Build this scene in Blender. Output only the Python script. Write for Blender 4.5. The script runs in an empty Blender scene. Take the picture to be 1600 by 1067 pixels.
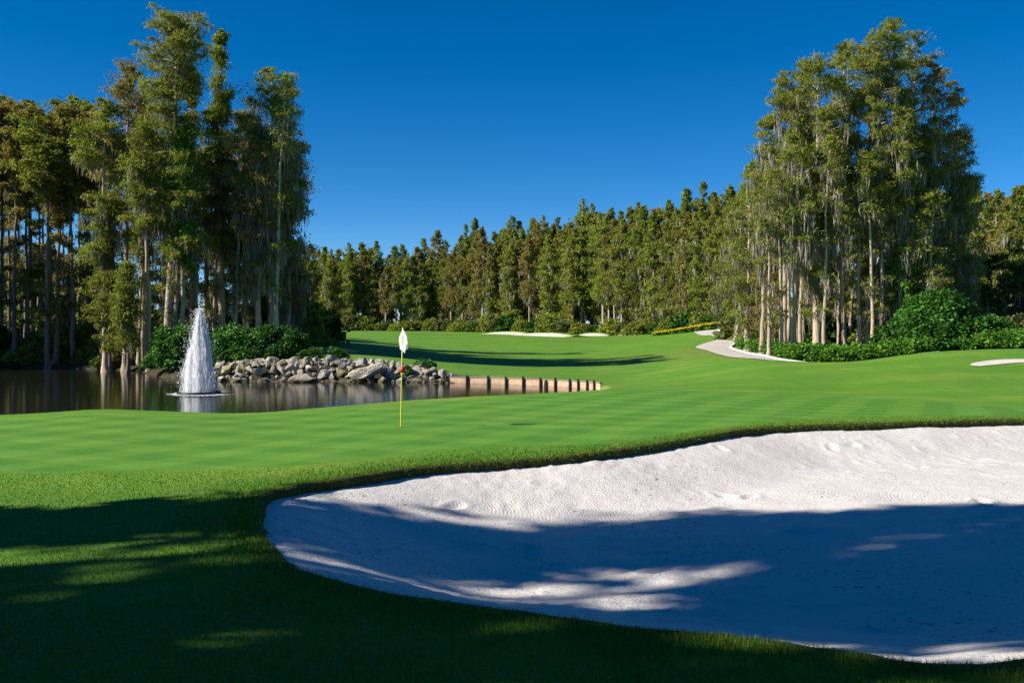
import bpy, math, random
import numpy as np
from mathutils import Vector, Matrix

random.seed(7)
rng = np.random.default_rng(7)
R = math.radians
SC = bpy.context.scene
COL = SC.collection

# ------------------------------------------------------------------ camera, sky, sun, exposure
CAM_Z = 3.6            # metres above the pond
F = 1500.0             # focal length in photograph pixels (1600 wide)
HOR = 505.0            # row of the horizon
cam_d = bpy.data.cameras.new('camera')
cam_d.sensor_width = 36.0
cam_d.lens = F / 1600.0 * 36.0
cam_d.shift_y = -(533.5 - HOR) / 1600.0
cam_d.clip_start = 0.05
cam_d.clip_end = 9000.0
cam = bpy.data.objects.new('camera', cam_d)
cam.location = (0, 0, CAM_Z)
cam.rotation_euler = (R(90), 0, 0)
COL.objects.link(cam)
SC.camera = cam

SUN_EL = 35.0
SUN_AZ = 257.0         # degrees clockwise from +Y seen from above: straight left of the view
world = bpy.data.worlds.new('World')
SC.world = world
world.use_nodes = True
wn = world.node_tree.nodes
wl = world.node_tree.links
bg = wn['Background']
sky = wn.new('ShaderNodeTexSky')
sky.sky_type = 'NISHITA'
sky.sun_disc = False
sky.sun_elevation = R(SUN_EL)
sky.sun_rotation = R(SUN_AZ)
sky.altitude = 5000.0
sky.air_density = 1.0
sky.dust_density = 0.0
sky.ozone_density = 2.4
hsv = wn.new('ShaderNodeHueSaturation')
hsv.inputs['Saturation'].default_value = 1.40
hsv.inputs['Value'].default_value = 1.0
wl.new(sky.outputs[0], hsv.inputs['Color'])
wl.new(hsv.outputs[0], bg.inputs['Color'])
bg.inputs['Strength'].default_value = 0.070

sun_d = bpy.data.lights.new('sun', 'SUN')
sun_d.energy = 5.0
sun_d.angle = R(0.53)
sun_d.color = (1.0, 0.93, 0.82)
sun = bpy.data.objects.new('sun', sun_d)
COL.objects.link(sun)
sdir = Vector((math.sin(R(SUN_AZ)) * math.cos(R(SUN_EL)), math.cos(R(SUN_AZ)) * math.cos(R(SUN_EL)), math.sin(R(SUN_EL))))
sun.rotation_euler = sdir.to_track_quat('Z', 'Y').to_euler()
sun.location = (-60, 0, 60)

SC.view_settings.view_transform = 'Standard'
SC.view_settings.look = 'None'
SC.view_settings.gamma = 1.0
SC.view_settings.use_curve_mapping = False
SC.view_settings.exposure = 0.95
SC.cycles.use_denoising = True
SC.cycles.max_bounces = 6
SC.cycles.transparent_max_bounces = 24

# ------------------------------------------------------------------ helpers
def sstep(a, b, x):
    t = np.clip((x - a) / (b - a), 0, 1)
    return t * t * (3 - 2 * t)

def link(name, data, parent=None):
    o = bpy.data.objects.new(name, data)
    COL.objects.link(o)
    if parent is not None:
        o.parent = parent
    return o

def tag(o, label=None, cat=None, group=None, kind=None):
    if label: o['label'] = label
    if cat: o['category'] = cat
    if group: o['group'] = group
    if kind: o['kind'] = kind
    return o

def empty(name, loc, rz=0.0):
    o = link(name, None)
    o.location = loc
    o.rotation_euler = (0, 0, rz)
    return o

def mesh_np(name, V, faces, mat=None, smooth=False, attrs=None):
    """faces: list of (n,k) index arrays. attrs: {name: per-vertex float array (n,) or (n,4)}"""
    me = bpy.data.meshes.new(name)
    V = np.asarray(V, dtype=np.float32)
    faces = [np.asarray(f, dtype=np.int32) for f in faces if len(f)]
    nl = sum(f.size for f in faces)
    nf = sum(len(f) for f in faces)
    me.vertices.add(len(V))
    me.vertices.foreach_set('co', V.ravel())
    me.loops.add(nl)
    me.loops.foreach_set('vertex_index', np.concatenate([f.ravel() for f in faces]))
    me.polygons.add(nf)
    starts = []
    s = 0
    for f in faces:
        starts.append(s + np.arange(len(f)) * f.shape[1])
        s += f.size
    me.polygons.foreach_set('loop_start', np.concatenate(starts).astype(np.int32))
    me.polygons.foreach_set('use_smooth', np.full(nf, smooth))
    if attrs:
        for k, a in attrs.items():
            a = np.asarray(a, dtype=np.float32)
            if a.ndim == 1:
                at = me.attributes.new(k, 'FLOAT', 'POINT')
                at.data.foreach_set('value', a)
            else:
                at = me.attributes.new(k, 'FLOAT_COLOR', 'POINT')
                at.data.foreach_set('color', a.ravel())
    me.update(calc_edges=True)
    me.validate()
    if mat: me.materials.append(mat)
    return me

class MB:
    """collects tubes and boxes for one mesh"""
    def __init__(s):
        s.v = []; s.q = []; s.t = []; s.n = 0
    def tube(s, pts, rads, k=6, cap=True):
        pts = np.asarray(pts, float); rads = np.asarray(rads, float)
        n = len(pts)
        tan = np.gradient(pts, axis=0)
        tan /= np.linalg.norm(tan, axis=1)[:, None] + 1e-9
        ref = np.array([0.31, 0.95, 0.03]) if abs(tan[0][2]) > 0.7 else np.array([0.02, 0.05, 1.0])
        a = np.cross(tan, ref); a /= np.linalg.norm(a, axis=1)[:, None] + 1e-9
        b = np.cross(tan, a)
        ang = np.arange(k) * 2 * math.pi / k
        ring = pts[:, None, :] + rads[:, None, None] * (np.cos(ang)[None, :, None] * a[:, None, :] + np.sin(ang)[None, :, None] * b[:, None, :])
        s.v.append(ring.reshape(-1, 3))
        i = np.arange(n - 1)[:, None] * k
        j = np.arange(k)[None, :]
        j2 = (j + 1) % k
        q = np.stack([i + j, i + j2, i + k + j2, i + k + j], -1).reshape(-1, 4) + s.n
        s.q.append(q)
        if cap:
            for base in (0, (n - 1) * k):
                for m in range(1, k - 1):
                    s.t.append([s.n + base, s.n + base + m, s.n + base + m + 1])
        s.n += n * k
    def box(s, c, size, rz=0.0, jit=0.0):
        h = np.array(size) / 2
        P = np.array([[x, y, z] for z in (-1, 1) for y in (-1, 1) for x in (-1, 1)], float) * h
        if jit: P += rng.normal(0, jit, P.shape)
        cz, sz = math.cos(rz), math.sin(rz)
        P = np.stack([P[:, 0] * cz - P[:, 1] * sz, P[:, 0] * sz + P[:, 1] * cz, P[:, 2]], 1) + np.array(c)
        s.v.append(P)
        s.q.append(np.array([[0, 2, 3, 1], [4, 5, 7, 6], [0, 1, 5, 4], [2, 6, 7, 3], [0, 4, 6, 2], [1, 3, 7, 5]]) + s.n)
        s.n += 8
    def mesh(s, name, mat, smooth=False):
        fs = []
        if s.q: fs.append(np.concatenate(s.q))
        if s.t: fs.append(np.array(s.t))
        return mesh_np(name, np.concatenate(s.v), fs, mat, smooth)

# numpy value noise (for heights and outlines)
_perm = rng.random((256, 256))
def vnoise(x, y):
    x = np.asarray(x, float); y = np.asarray(y, float)
    xi = np.floor(x).astype(int); yi = np.floor(y).astype(int)
    fx = x - xi; fy = y - yi
    fx = fx * fx * (3 - 2 * fx); fy = fy * fy * (3 - 2 * fy)
    g = lambda a, b: _perm[a & 255, b & 255]
    return (g(xi, yi) * (1 - fx) + g(xi + 1, yi) * fx) * (1 - fy) + (g(xi, yi + 1) * (1 - fx) + g(xi + 1, yi + 1) * fx) * fy - 0.5

def fbm(x, y, o=4):
    s = 0; a = 1.0
    for k in range(o):
        s = s + a * vnoise(x * 2 ** k + 17.3 * k, y * 2 ** k + 9.1 * k)
        a *= 0.5
    return s

def sdist(P, x, y):
    """signed distance to a closed polygon, positive inside"""
    P = np.asarray(P, float)
    x = np.asarray(x, float); y = np.asarray(y, float)
    sh = x.shape; x = x.ravel(); y = y.ravel()
    d = np.full(x.shape, 1e9); ins = np.zeros(x.shape, bool)
    n = len(P)
    for i in range(n):
        ax, ay = P[i]; bx, by = P[(i + 1) % n]
        ex, ey = bx - ax, by - ay
        t = np.clip(((x - ax) * ex + (y - ay) * ey) / (ex * ex + ey * ey + 1e-12), 0, 1)
        d = np.minimum(d, (x - ax - t * ex) ** 2 + (y - ay - t * ey) ** 2)
        if ay != by:
            c = ((ay > y) != (by > y)) & (x < (bx - ax) * (y - ay) / (by - ay) + ax)
            ins ^= c
    d = np.sqrt(d)
    return np.where(ins, d, -d).reshape(sh)

def smooth_poly(P, n=200, closed=True):
    """Catmull-Rom through the points, resampled evenly"""
    P = np.asarray(P, float)
    m = len(P)
    out = []
    seg = m if closed else m - 1
    for i in range(seg):
        if closed:
            p0, p1, p2, p3 = P[(i - 1) % m], P[i], P[(i + 1) % m], P[(i + 2) % m]
        else:
            p0, p1, p2, p3 = P[max(i - 1, 0)], P[i], P[i + 1], P[min(i + 2, m - 1)]
        t = np.linspace(0, 1, 24, endpoint=False)[:, None]
        out.append(0.5 * ((2 * p1) + (-p0 + p2) * t + (2 * p0 - 5 * p1 + 4 * p2 - p3) * t ** 2 + (-p0 + 3 * p1 - 3 * p2 + p3) * t ** 3))
    if not closed: out.append(P[-1:])
    C = np.concatenate(out)
    if closed: C = np.vstack([C, C[:1]])
    L = np.r_[0, np.cumsum(np.linalg.norm(np.diff(C, axis=0), axis=1))]
    s = np.linspace(0, L[-1], n + (1 if closed else 0))
    Q = np.stack([np.interp(s, L, C[:, k]) for k in range(C.shape[1])], 1)
    return Q[:-1] if closed else Q

# ------------------------------------------------------------------ lie of the land
def pd(px, py, d):
    return ((px - 800) / F * d, d, CAM_Z - (py - HOR) / F * d)

CTRL = [pd(*a) for a in [
    # foreground bank and bunker rim
    (0, 1067, 4.5), (400, 1067, 4.4), (800, 1067, 4.4), (1200, 1067, 4.5), (1600, 1067, 4.7),
    (1600, 1035, 4.95), (1300, 1018, 5.2), (1000, 985, 5.6), (700, 945, 6.3), (500, 905, 7.1), (430, 860, 8.1), (410, 800, 10.0),
    (430, 772, 11.2), (560, 744, 12.6), (700, 727, 13.85), (900, 712, 14.85), (1000, 698, 15.9), (1100, 682, 17.2), (1200, 668, 18.9),
    (1400, 661, 20.1), (1600, 656, 21.2),
    (0, 900, 7.2), (200, 880, 7.6), (0, 760, 12.35), (200, 755, 12.4), (0, 830, 9.2), (250, 810, 9.6),
    # putting green
    (0, 700, 17.3), (300, 700, 17.2), (626, 667, 20.7), (800, 660, 21.8), (300, 668, 21.5), (0, 668, 22),
    (0, 650, 26), (150, 641, 27), (300, 645, 27), (400, 646, 27), (520, 636, 29), (700, 622, 32), (860, 614, 35), (930, 609.5, 37),
    (1000, 640, 26), (1100, 609.5, 38), (1300, 618, 36), (1450, 625, 34.5), (1600, 633, 33), (1300, 645, 25), (1600, 645, 26),
    # swale and mound on the right
    (1100, 600, 46), (1300, 603, 44), (1600, 610, 40), (1300, 582, 49), (1300, 566, 57), (1300, 573, 66), (1200, 563, 58), (1400, 556, 60), (1400, 560, 68), (1480, 549, 60), (1600, 550, 58), (1560, 570, 51), (1600, 590, 46),
    # fairway behind the pond
    (1000, 600, 51), (1000, 590, 58), (1000, 570, 74), (1000, 550, 95), (1000, 532, 135), (1000, 523, 190),
    (935, 600, 54), (860, 592, 57), (770, 589, 58.5), (700, 587, 60), (700, 577, 64), (600, 568, 63), (500, 566, 62), (420, 567, 62),
    (700, 560, 80), (600, 546, 85), (600, 531, 120), (560, 519, 150), (480, 536, 85), (480, 523, 120), (650, 521, 155), (800, 524, 180),
    (850, 540, 120), (1100, 547, 88), (1180, 557, 75), (1120, 530, 110), (1090, 517, 150), (1125, 512, 155), (1200, 552, 90), (1300, 545, 95), (1500, 545, 90),
]] + [
    (0, 0.5, 2.05), (-4, 0.5, 2.0), (4, 0.5, 2.05), (-14, 1, 2.1), (14, 1, 2.1), (-14, 10, 1.9), (-20, 18, 1.6), (-26, 26, 1.2),
    (16, 12, 1.7), (22, 20, 1.5), (30, 34, 1.3), (44, 50, 1.8), (50, 70, 1.6), (70, 110, 1.6),
    (-32, 40, 0.9), (-60, 40, 0.9), (-45, 80, 0.45), (-25, 72, 0.5), (-30, 85, 0.6), (-55, 90, 0.6), (-50, 120, 0.9), (-95, 120, 0.9), (-35, 110, 1.2),
    (-40, 160, 1.6), (-80, 250, 1.6), (0, 250, 1.5), (80, 250, 1.6), (-220, 400, 1.8), (0, 400, 1.8), (220, 400, 1.8), (120, 160, 1.6), (60, 150, 1.8),
    (0, 800, 2), (-500, 800, 2), (500, 800, 2), (0, 3000, 3), (-2500, 3000, 3), (2500, 3000, 3), (300, 250, 1.8), (-260, 210, 1.5), (140, 110, 1.7), (-110, 90, 1.0), (-40, 24, 1.3), (44, 30, 1.5)]
CTRL = np.array(CTRL)

def _uv(x, y):
    yy = np.sqrt(y * y + 1.0) + 10.0
    return np.clip(x / yy, -1.1, 1.1) * 2.2, np.log(yy)
def _tk(r2):
    return 0.5 * r2 * np.log(r2 + 1e-12)
_cu, _cv = _uv(CTRL[:, 0], CTRL[:, 1])
_n = len(CTRL)
_A = np.zeros((_n + 3, _n + 3))
_A[:_n, :_n] = _tk((_cu[:, None] - _cu) ** 2 + (_cv[:, None] - _cv) ** 2) + 2e-4 * np.eye(_n)
_Pm = np.stack([np.ones(_n), _cu, _cv], 1)
_A[:_n, _n:] = _Pm; _A[_n:, :_n] = _Pm.T
_w = np.linalg.solve(_A, np.r_[CTRL[:, 2], 0, 0, 0])
def H0(x, y):
    """unbroken lie of the land"""
    x = np.asarray(x, float); y = np.asarray(y, float)
    sh = np.broadcast(x, y).shape
    x = np.broadcast_to(x, sh).ravel(); y = np.broadcast_to(y, sh).ravel()
    out = np.empty(x.shape)
    for s in range(0, len(x), 60000):
        u, v = _uv(x[s:s + 60000], np.maximum(y[s:s + 60000], 0))
        out[s:s + 60000] = _tk((u[:, None] - _cu) ** 2 + (v[:, None] - _cv) ** 2) @ _w[:_n] + _w[_n] + _w[_n + 1] * u + _w[_n + 2] * v
    return out.reshape(sh)

def ground_at(px, py, dmin=3.0, dmax=420.0):
    """first point of the land along the line of sight through a photograph pixel"""
    d = np.exp(np.linspace(math.log(dmin), math.log(dmax), 1500))
    z = CAM_Z - (py - HOR) / F * d
    h = H0((px - 800) / F * d, d)
    k = np.argmax(z < h)
    if not (z < h).any(): k = len(d) - 1
    return np.array([(px - 800) / F * d[k], d[k], h[k]])

BUNKER = [pd(*a)[:2] for a in [(424, 860, 8.1), (398, 806, 9.85), (420, 774, 11.2), (484, 757, 11.95), (560, 744, 12.6), (700, 727, 13.85), (900, 712, 14.85),
          (1000, 698, 15.9), (1100, 682, 17.2), (1200, 668, 18.9), (1400, 661, 20.1), (1600, 656, 21.2)]] + [(13.6, 20.6), (15.0, 17), (14.2, 12), (11, 7.8), (6.5, 5.4)] + \
         [pd(*a)[:2] for a in [(1600, 1035, 4.95), (1300, 1018, 5.2), (1000, 985, 5.6), (700, 945, 6.3), (500, 905, 7.1)]]
BUNKER = smooth_poly(BUNKER, 900)
# the cut edge wanders a little
_t = np.gradient(BUNKER, axis=0); _t /= np.linalg.norm(_t, axis=1)[:, None]
BUNKER = BUNKER + np.stack([_t[:, 1], -_t[:, 0]], 1) * (0.05 * fbm(BUNKER[:, 0] * 1.1, BUNKER[:, 1] * 1.1)[:, None] + 0.03 * fbm(BUNKER[:, 0] * 5, BUNKER[:, 1] * 5)[:, None])
BUNKER_S = BUNKER[::3]

POND = smooth_poly([(-75, 62), (-58, 76), (-45, 80.5), (-38, 78.5), (-33, 75.5), (-28, 73), (-25.3, 68.5), (-22, 63.5), (-17.5, 61.2), (-13, 60.8), (-8, 60.6), (-4.6, 59.6),
        (-2.0, 58.2), (0.8, 56.9), (2.6, 55.6), (4.0, 53.8), (4.9, 52.0), (4.9, 48), (4.4, 42), (3.5, 37.4), (1.6, 35.4), (-1.9, 32.4), (-5.2, 29.4), (-7.2, 27.5), (-9, 27.3), (-11.7, 27.3), (-14, 26.4), (-20, 27), (-32, 30), (-50, 35), (-72, 46)], 400)

def bunker_drop(sd):
    return sstep(0.02, 0.16, sd)
def Hg(x, y, sdb=None, sdp=None):
    """finished ground: land with the bunker and the pond dug out"""
    h = H0(x, y)
    x = np.broadcast_to(x, h.shape); y = np.broadcast_to(y, h.shape)
    near = (np.abs(x) < 24) & (y > 2) & (y < 26)
    if near.any():
        sd = sdist(BUNKER_S, x[near], y[near])
        h[near] = h[near] - 1.1 * bunker_drop(sd)
    pm = (y > 24) & (y < 92) & (x > -90) & (x < 12)
    if pm.any():
        sd = sdist(POND, x[pm], y[pm])
        xx, yy = x[pm], y[pm]
        wid = np.where((xx > -4.8) & (yy > 44), 0.4 + 0.8 * sstep(50, 46, yy), np.where(yy < 46, 5.0 - 3.0 * sstep(40, 46, yy), 2.0))
        h[pm] = h[pm] * (1 - sstep(0, 1, sd / wid)) + (-0.8) * sstep(0, 1, sd / wid)
    return h

# ------------------------------------------------------------------ node helpers
def new_mat(name):
    m = bpy.data.materials.new(name)
    m.use_nodes = True
    nt = m.node_tree
    return m, nt, nt.nodes['Principled BSDF'], nt.nodes['Material Output']
def N(nt, typ, **kw):
    n = nt.nodes.new(typ)
    for k, v in kw.items():
        if k in n.inputs: n.inputs[k].default_value = v
        else: setattr(n, k, v)
    return n
def mixc(nt, fac, a, b, blend='MIX'):
    n = nt.nodes.new('ShaderNodeMix'); n.data_type = 'RGBA'; n.blend_type = blend
    for sock, val in ((n.inputs[0], fac), (n.inputs[6], a), (n.inputs[7], b)):
        if hasattr(val, 'links') or isinstance(val, bpy.types.NodeSocket): nt.links.new(val, sock)
        elif isinstance(val, (tuple, list)): sock.default_value = (*val[:3], 1)
        else: sock.default_value = val
    return n.outputs[2]
def math_n(nt, op, a, b=0.0, c=None):
    n = nt.nodes.new('ShaderNodeMath'); n.operation = op
    for i, v in enumerate((a, b) if c is None else (a, b, c)):
        if isinstance(v, bpy.types.NodeSocket): nt.links.new(v, n.inputs[i])
        else: n.inputs[i].default_value = v
    return n.outputs[0]
def ramp(nt, fac, stops, interp='LINEAR'):
    n = nt.nodes.new('ShaderNodeValToRGB'); cr = n.color_ramp; cr.interpolation = interp
    while len(cr.elements) < len(stops): cr.elements.new(0.5)
    for e, (p, c) in zip(cr.elements, stops):
        e.position = p; e.color = (*c, 1) if len(c) == 3 else c
    nt.links.new(fac, n.inputs[0])
    return n.outputs[0]
def noise(nt, scale, detail=3.0, rough=0.55, vec=None, dist=0.0):
    n = N(nt, 'ShaderNodeTexNoise'); n.inputs['Scale'].default_value = scale
    n.inputs['Detail'].default_value = detail; n.inputs['Roughness'].default_value = rough; n.inputs['Distortion'].default_value = dist
    if vec is not None: nt.links.new(vec, n.inputs['Vector'])
    return n.outputs[0]
def mapping(nt, scale=(1, 1, 1), rot=(0, 0, 0), loc=(0, 0, 0), src='Object'):
    tc = nt.nodes.new('ShaderNodeTexCoord'); mp = nt.nodes.new('ShaderNodeMapping')
    mp.inputs['Scale'].default_value = scale; mp.inputs['Rotation'].default_value = rot; mp.inputs['Location'].default_value = loc
    nt.links.new(tc.outputs[src], mp.inputs['Vector'])
    return mp.outputs[0]
def bump(nt, height, strength, dist, bsdf, prev=None):
    b = nt.nodes.new('ShaderNodeBump'); b.inputs['Strength'].default_value = strength; b.inputs['Distance'].default_value = dist
    nt.links.new(height, b.inputs['Height'])
    if prev is not None: nt.links.new(prev, b.inputs['Normal'])
    if bsdf is not None: nt.links.new(b.outputs[0], bsdf.inputs['Normal'])
    return b.outputs[0]

# ------------------------------------------------------------------ materials
def make_turf():
    m, nt, b, out = new_mat('turf')
    obj = mapping(nt)
    at = N(nt, 'ShaderNodeAttribute', attribute_name='zone')
    sep = nt.nodes.new('ShaderNodeSeparateColor'); nt.links.new(at.outputs['Color'], sep.inputs[0])
    green, rough, dry = sep.outputs[0], sep.outputs[1], sep.outputs[2]
    shaded_litter = math_n(nt, 'SUBTRACT', 1.0, at.outputs['Alpha'])
    big = noise(nt, 0.16, 4, 0.6, obj)
    mid = noise(nt, 1.3, 4, 0.65, obj)
    fine = noise(nt, 28, 3, 0.7, obj)
    # mowing bands: two crossed directions on the green, broad ones on the fairway
    def bands(period, rz, dist):
        v = mapping(nt, rot=(0, 0, rz))
        w = N(nt, 'ShaderNodeTexWave', wave_type='BANDS', bands_direction='X', wave_profile='SIN')
        w.inputs['Scale'].default_value = 0.314 / period; w.inputs['Distortion'].default_value = dist; w.inputs['Detail'].default_value = 1
        w.inputs['Detail Scale'].default_value = 0.6
        nt.links.new(v, w.inputs['Vector'])
        return ramp(nt, w.outputs['Fac'], [(0.40, (0, 0, 0)), (0.60, (1, 1, 1))])
    g1 = bands(1.7, R(24), 0.4); g2 = bands(1.7, R(-58), 0.4)
    gb = math_n(nt, 'MULTIPLY_ADD', g1, 0.5, math_n(nt, 'MULTIPLY', g2, 0.5))
    f1 = bands(4.5, R(78), 1.2)
    patch = ramp(nt, noise(nt, 0.35, 4, 0.62, mapping(nt, scale=(1, 0.6, 1))), [(0.36, (0, 0, 0)), (0.66, (1, 1, 1))])
    fair_c = mixc(nt, patch, (0.09, 0.235, 0.016), (0.185, 0.28, 0.036))
    fair_c = mixc(nt, math_n(nt, 'MULTIPLY', f1, 0.45), fair_c, (0.075, 0.20, 0.018))
    green_c = mixc(nt, patch, (0.082, 0.235, 0.026), (0.14, 0.26, 0.036))
    green_c = mixc(nt, 0.75, green_c, mixc(nt, gb, (0.055, 0.175, 0.017), (0.130, 0.275, 0.036)))
    rough_c = mixc(nt, mid, (0.06, 0.17, 0.016), (0.12, 0.21, 0.028))
    c = mixc(nt, green, fair_c, green_c)
    c = mixc(nt, rough, c, rough_c)
    dryn = math_n(nt, 'MULTIPLY', dry, ramp(nt, mid, [(0.35, (0, 0, 0)), (0.7, (1, 1, 1))]))
    c = mixc(nt, dryn, c, (0.26, 0.20, 0.07))
    c = mixc(nt, ramp(nt, fine, [(0.3, (0.35,) * 3), (0.75, (0, 0, 0))]), c, (0.03, 0.09, 0.010))
    c = mixc(nt, ramp(nt, mid, [(0.38, (0.30,) * 3), (0.62, (0, 0, 0))]), c, (0.05, 0.15, 0.014))
    c = mixc(nt, shaded_litter, c, mixc(nt, mid, (0.018, 0.016, 0.010), (0.055, 0.047, 0.028)))  # soil and leaf litter, colour darkened to stand for shade under the trees
    nt.links.new(c, b.inputs['Base Color'])
    b.inputs['Roughness'].default_value = 0.75
    b.inputs['Specular IOR Level'].default_value = 0.12
    n1 = bump(nt, noise(nt, 60, 2, 0.7, obj), 0.5, 0.02, None)
    bump(nt, noise(nt, 9, 3, 0.6, obj), 0.25, 0.03, b, n1)
    return m

def make_sand():
    m, nt, b, out = new_mat('bunker_sand')
    obj = mapping(nt)
    mid = noise(nt, 1.1, 4, 0.6, obj)
    fine = noise(nt, 90, 2, 0.7, obj)
    c = mixc(nt, mid, (0.56, 0.53, 0.51), (0.63, 0.60, 0.58))
    c = mixc(nt, ramp(nt, fine, [(0.25, (0.35,) * 3), (0.6, (0, 0, 0))]), c, (0.33, 0.29, 0.26))
    spk = math_n(nt, 'MULTIPLY', ramp(nt, noise(nt, 17, 2, 0.6, obj), [(0.62, (0, 0, 0)), (0.67, (0.85,) * 3)]), ramp(nt, noise(nt, 0.7, 3, 0.6, obj), [(0.42, (0, 0, 0)), (0.56, (1, 1, 1))]))
    c = mixc(nt, spk, c, (0.16, 0.13, 0.10))
    nt.links.new(c, b.inputs['Base Color'])
    b.inputs['Roughness'].default_value = 0.9
    b.inputs['Specular IOR Level'].default_value = 0.1
    # rake grooves: rings about a few turning points
    hs = None
    for (cx, cy, sc) in ((2.2, 8.0, 0.045), (7.5, 13.0, 0.05), (-1.0, 12.5, 0.05)):
        v = mapping(nt, loc=(-cx, -cy, 0))
        w = N(nt, 'ShaderNodeTexWave', wave_type='RINGS', rings_direction='Z', wave_profile='SIN')
        w.inputs['Scale'].default_value = 0.314 / sc; w.inputs['Distortion'].default_value = 2.5
        w.inputs['Detail'].default_value = 2; w.inputs['Detail Scale'].default_value = 0.25
        nt.links.new(v, w.inputs['Vector'])
        ln = nt.nodes.new('ShaderNodeVectorMath'); ln.operation = 'LENGTH'; nt.links.new(v, ln.inputs[0])
        fall = ramp(nt, math_n(nt, 'DIVIDE', ln.outputs['Value'], 6.5), [(0.45, (1, 1, 1)), (1.0, (0, 0, 0))])
        h = math_n(nt, 'MULTIPLY', w.outputs['Fac'], fall)
        hs = h if hs is None else math_n(nt, 'ADD', hs, h)
    patch = ramp(nt, noise(nt, 0.45, 2, 0.5, obj), [(0.38, (0.1,) * 3), (0.68, (1, 1, 1))])
    n1 = bump(nt, math_n(nt, 'MULTIPLY', hs, patch), 0.28, 0.010, None)
    n2 = bump(nt, noise(nt, 34, 3, 0.75, obj), 1.0, 0.02, None, n1)
    bump(nt, noise(nt, 9, 3, 0.6, obj), 0.22, 0.03, b, n2)
    return m

def make_water():
    m, nt, b, out = new_mat('pond_water')
    b.inputs['Base Color'].default_value = (0.012, 0.012, 0.008, 1)
    b.inputs['Roughness'].default_value = 0.04
    b.inputs['IOR'].default_value = 1.33
    v = mapping(nt, scale=(1.0, 2.2, 1))
    n1 = bump(nt, noise(nt, 2.2, 3, 0.55, v), 0.10, 0.05, None)
    bump(nt, noise(nt, 9, 2, 0.5, v), 0.06, 0.02, b, n1)
    return m

def leaf_mat(name, stops, trans=0.35, rough=0.55, objvar=0.0, brown=None, tt=(1.0, 1.0, 0.55), gain=1.0):
    """foliage: tint per leaf from the mesh, a hue shift per tree"""
    m, nt, b, out = new_mat(name)
    at = N(nt, 'ShaderNodeAttribute', attribute_name='tint')
    c = ramp(nt, at.outputs['Fac'], [(p, tuple(v * gain for v in cc)) for p, cc in stops])
    if objvar:
        oi = nt.nodes.new('ShaderNodeObjectInfo')
        c = mixc(nt, math_n(nt, 'MULTIPLY', oi.outputs['Random'], objvar), c, brown)
    nt.links.new(c, b.inputs['Base Color'])
    b.inputs['Roughness'].default_value = rough
    b.inputs['Specular IOR Level'].default_value = 0.08
    tr = nt.nodes.new('ShaderNodeBsdfTranslucent')
    nt.links.new(mixc(nt, 1.0, c, tt, 'MULTIPLY'), tr.inputs['Color'])
    ms = nt.nodes.new('ShaderNodeMixShader'); ms.inputs[0].default_value = trans
    nt.links.new(b.outputs[0], ms.inputs[1]); nt.links.new(tr.outputs[0], ms.inputs[2])
    nt.links.new(ms.outputs[0], out.inputs['Surface'])
    return m

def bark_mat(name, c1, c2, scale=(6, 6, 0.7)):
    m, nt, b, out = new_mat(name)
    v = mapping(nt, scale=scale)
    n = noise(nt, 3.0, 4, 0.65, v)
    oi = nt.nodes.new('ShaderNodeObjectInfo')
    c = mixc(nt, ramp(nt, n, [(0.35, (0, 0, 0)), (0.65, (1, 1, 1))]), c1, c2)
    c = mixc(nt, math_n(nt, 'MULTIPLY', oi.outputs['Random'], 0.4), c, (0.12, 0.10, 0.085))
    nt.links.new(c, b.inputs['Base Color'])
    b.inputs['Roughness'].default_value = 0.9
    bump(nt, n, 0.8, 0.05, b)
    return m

def plain(name, col, rough=0.6, nscale=0.0, col2=None, bumps=0.0, spec=0.3):
    m, nt, b, out = new_mat(name)
    b.inputs['Base Color'].default_value = (*col, 1)
    b.inputs['Roughness'].default_value = rough
    b.inputs['Specular IOR Level'].default_value = spec
    if nscale:
        v = mapping(nt)
        n = noise(nt, nscale, 4, 0.6, v)
        nt.links.new(mixc(nt, ramp(nt, n, [(0.3, (0, 0, 0)), (0.7, (1, 1, 1))]), col, col2), b.inputs['Base Color'])
        if bumps: bump(nt, n, bumps, 0.03, b)
    return m

M_TURF = make_turf()
M_SAND = make_sand()
M_WATER = make_water()
M_LIP = plain('turf_edge_soil', (0.035, 0.045, 0.012), 0.95, 30, (0.07, 0.075, 0.02), 0.8, 0.1)
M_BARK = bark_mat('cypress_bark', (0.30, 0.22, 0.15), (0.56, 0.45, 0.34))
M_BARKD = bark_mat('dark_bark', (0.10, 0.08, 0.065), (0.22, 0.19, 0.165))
CY = [(0.0, (0.095, 0.13, 0.022)), (0.45, (0.19, 0.24, 0.034)), (0.85, (0.28, 0.315, 0.048)), (1.0, (0.31, 0.24, 0.09))]
RU = [(0.0, (0.125, 0.115, 0.036)), (0.55, (0.24, 0.205, 0.062)), (0.85, (0.30, 0.23, 0.085)), (1.0, (0.35, 0.22, 0.12))]
M_LEAF = leaf_mat('cypress_foliage', CY, 0.42, objvar=0.25, brown=(0.24, 0.19, 0.07), gain=1.12)
M_LEAFB = leaf_mat('rust_cypress_foliage', RU, 0.42, objvar=0.3, brown=(0.20, 0.22, 0.05), gain=1.12)
M_FAR = leaf_mat('far_cypress_foliage', [(0.0, (0.10, 0.14, 0.022)), (0.5, (0.19, 0.24, 0.033)), (1.0, (0.27, 0.295, 0.052))], 0.42, objvar=0.3, brown=(0.25, 0.21, 0.06), gain=1.3)
M_FARR = leaf_mat('far_rust_foliage', RU, 0.42, objvar=0.5, brown=(0.21, 0.22, 0.045), gain=1.15)
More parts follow.
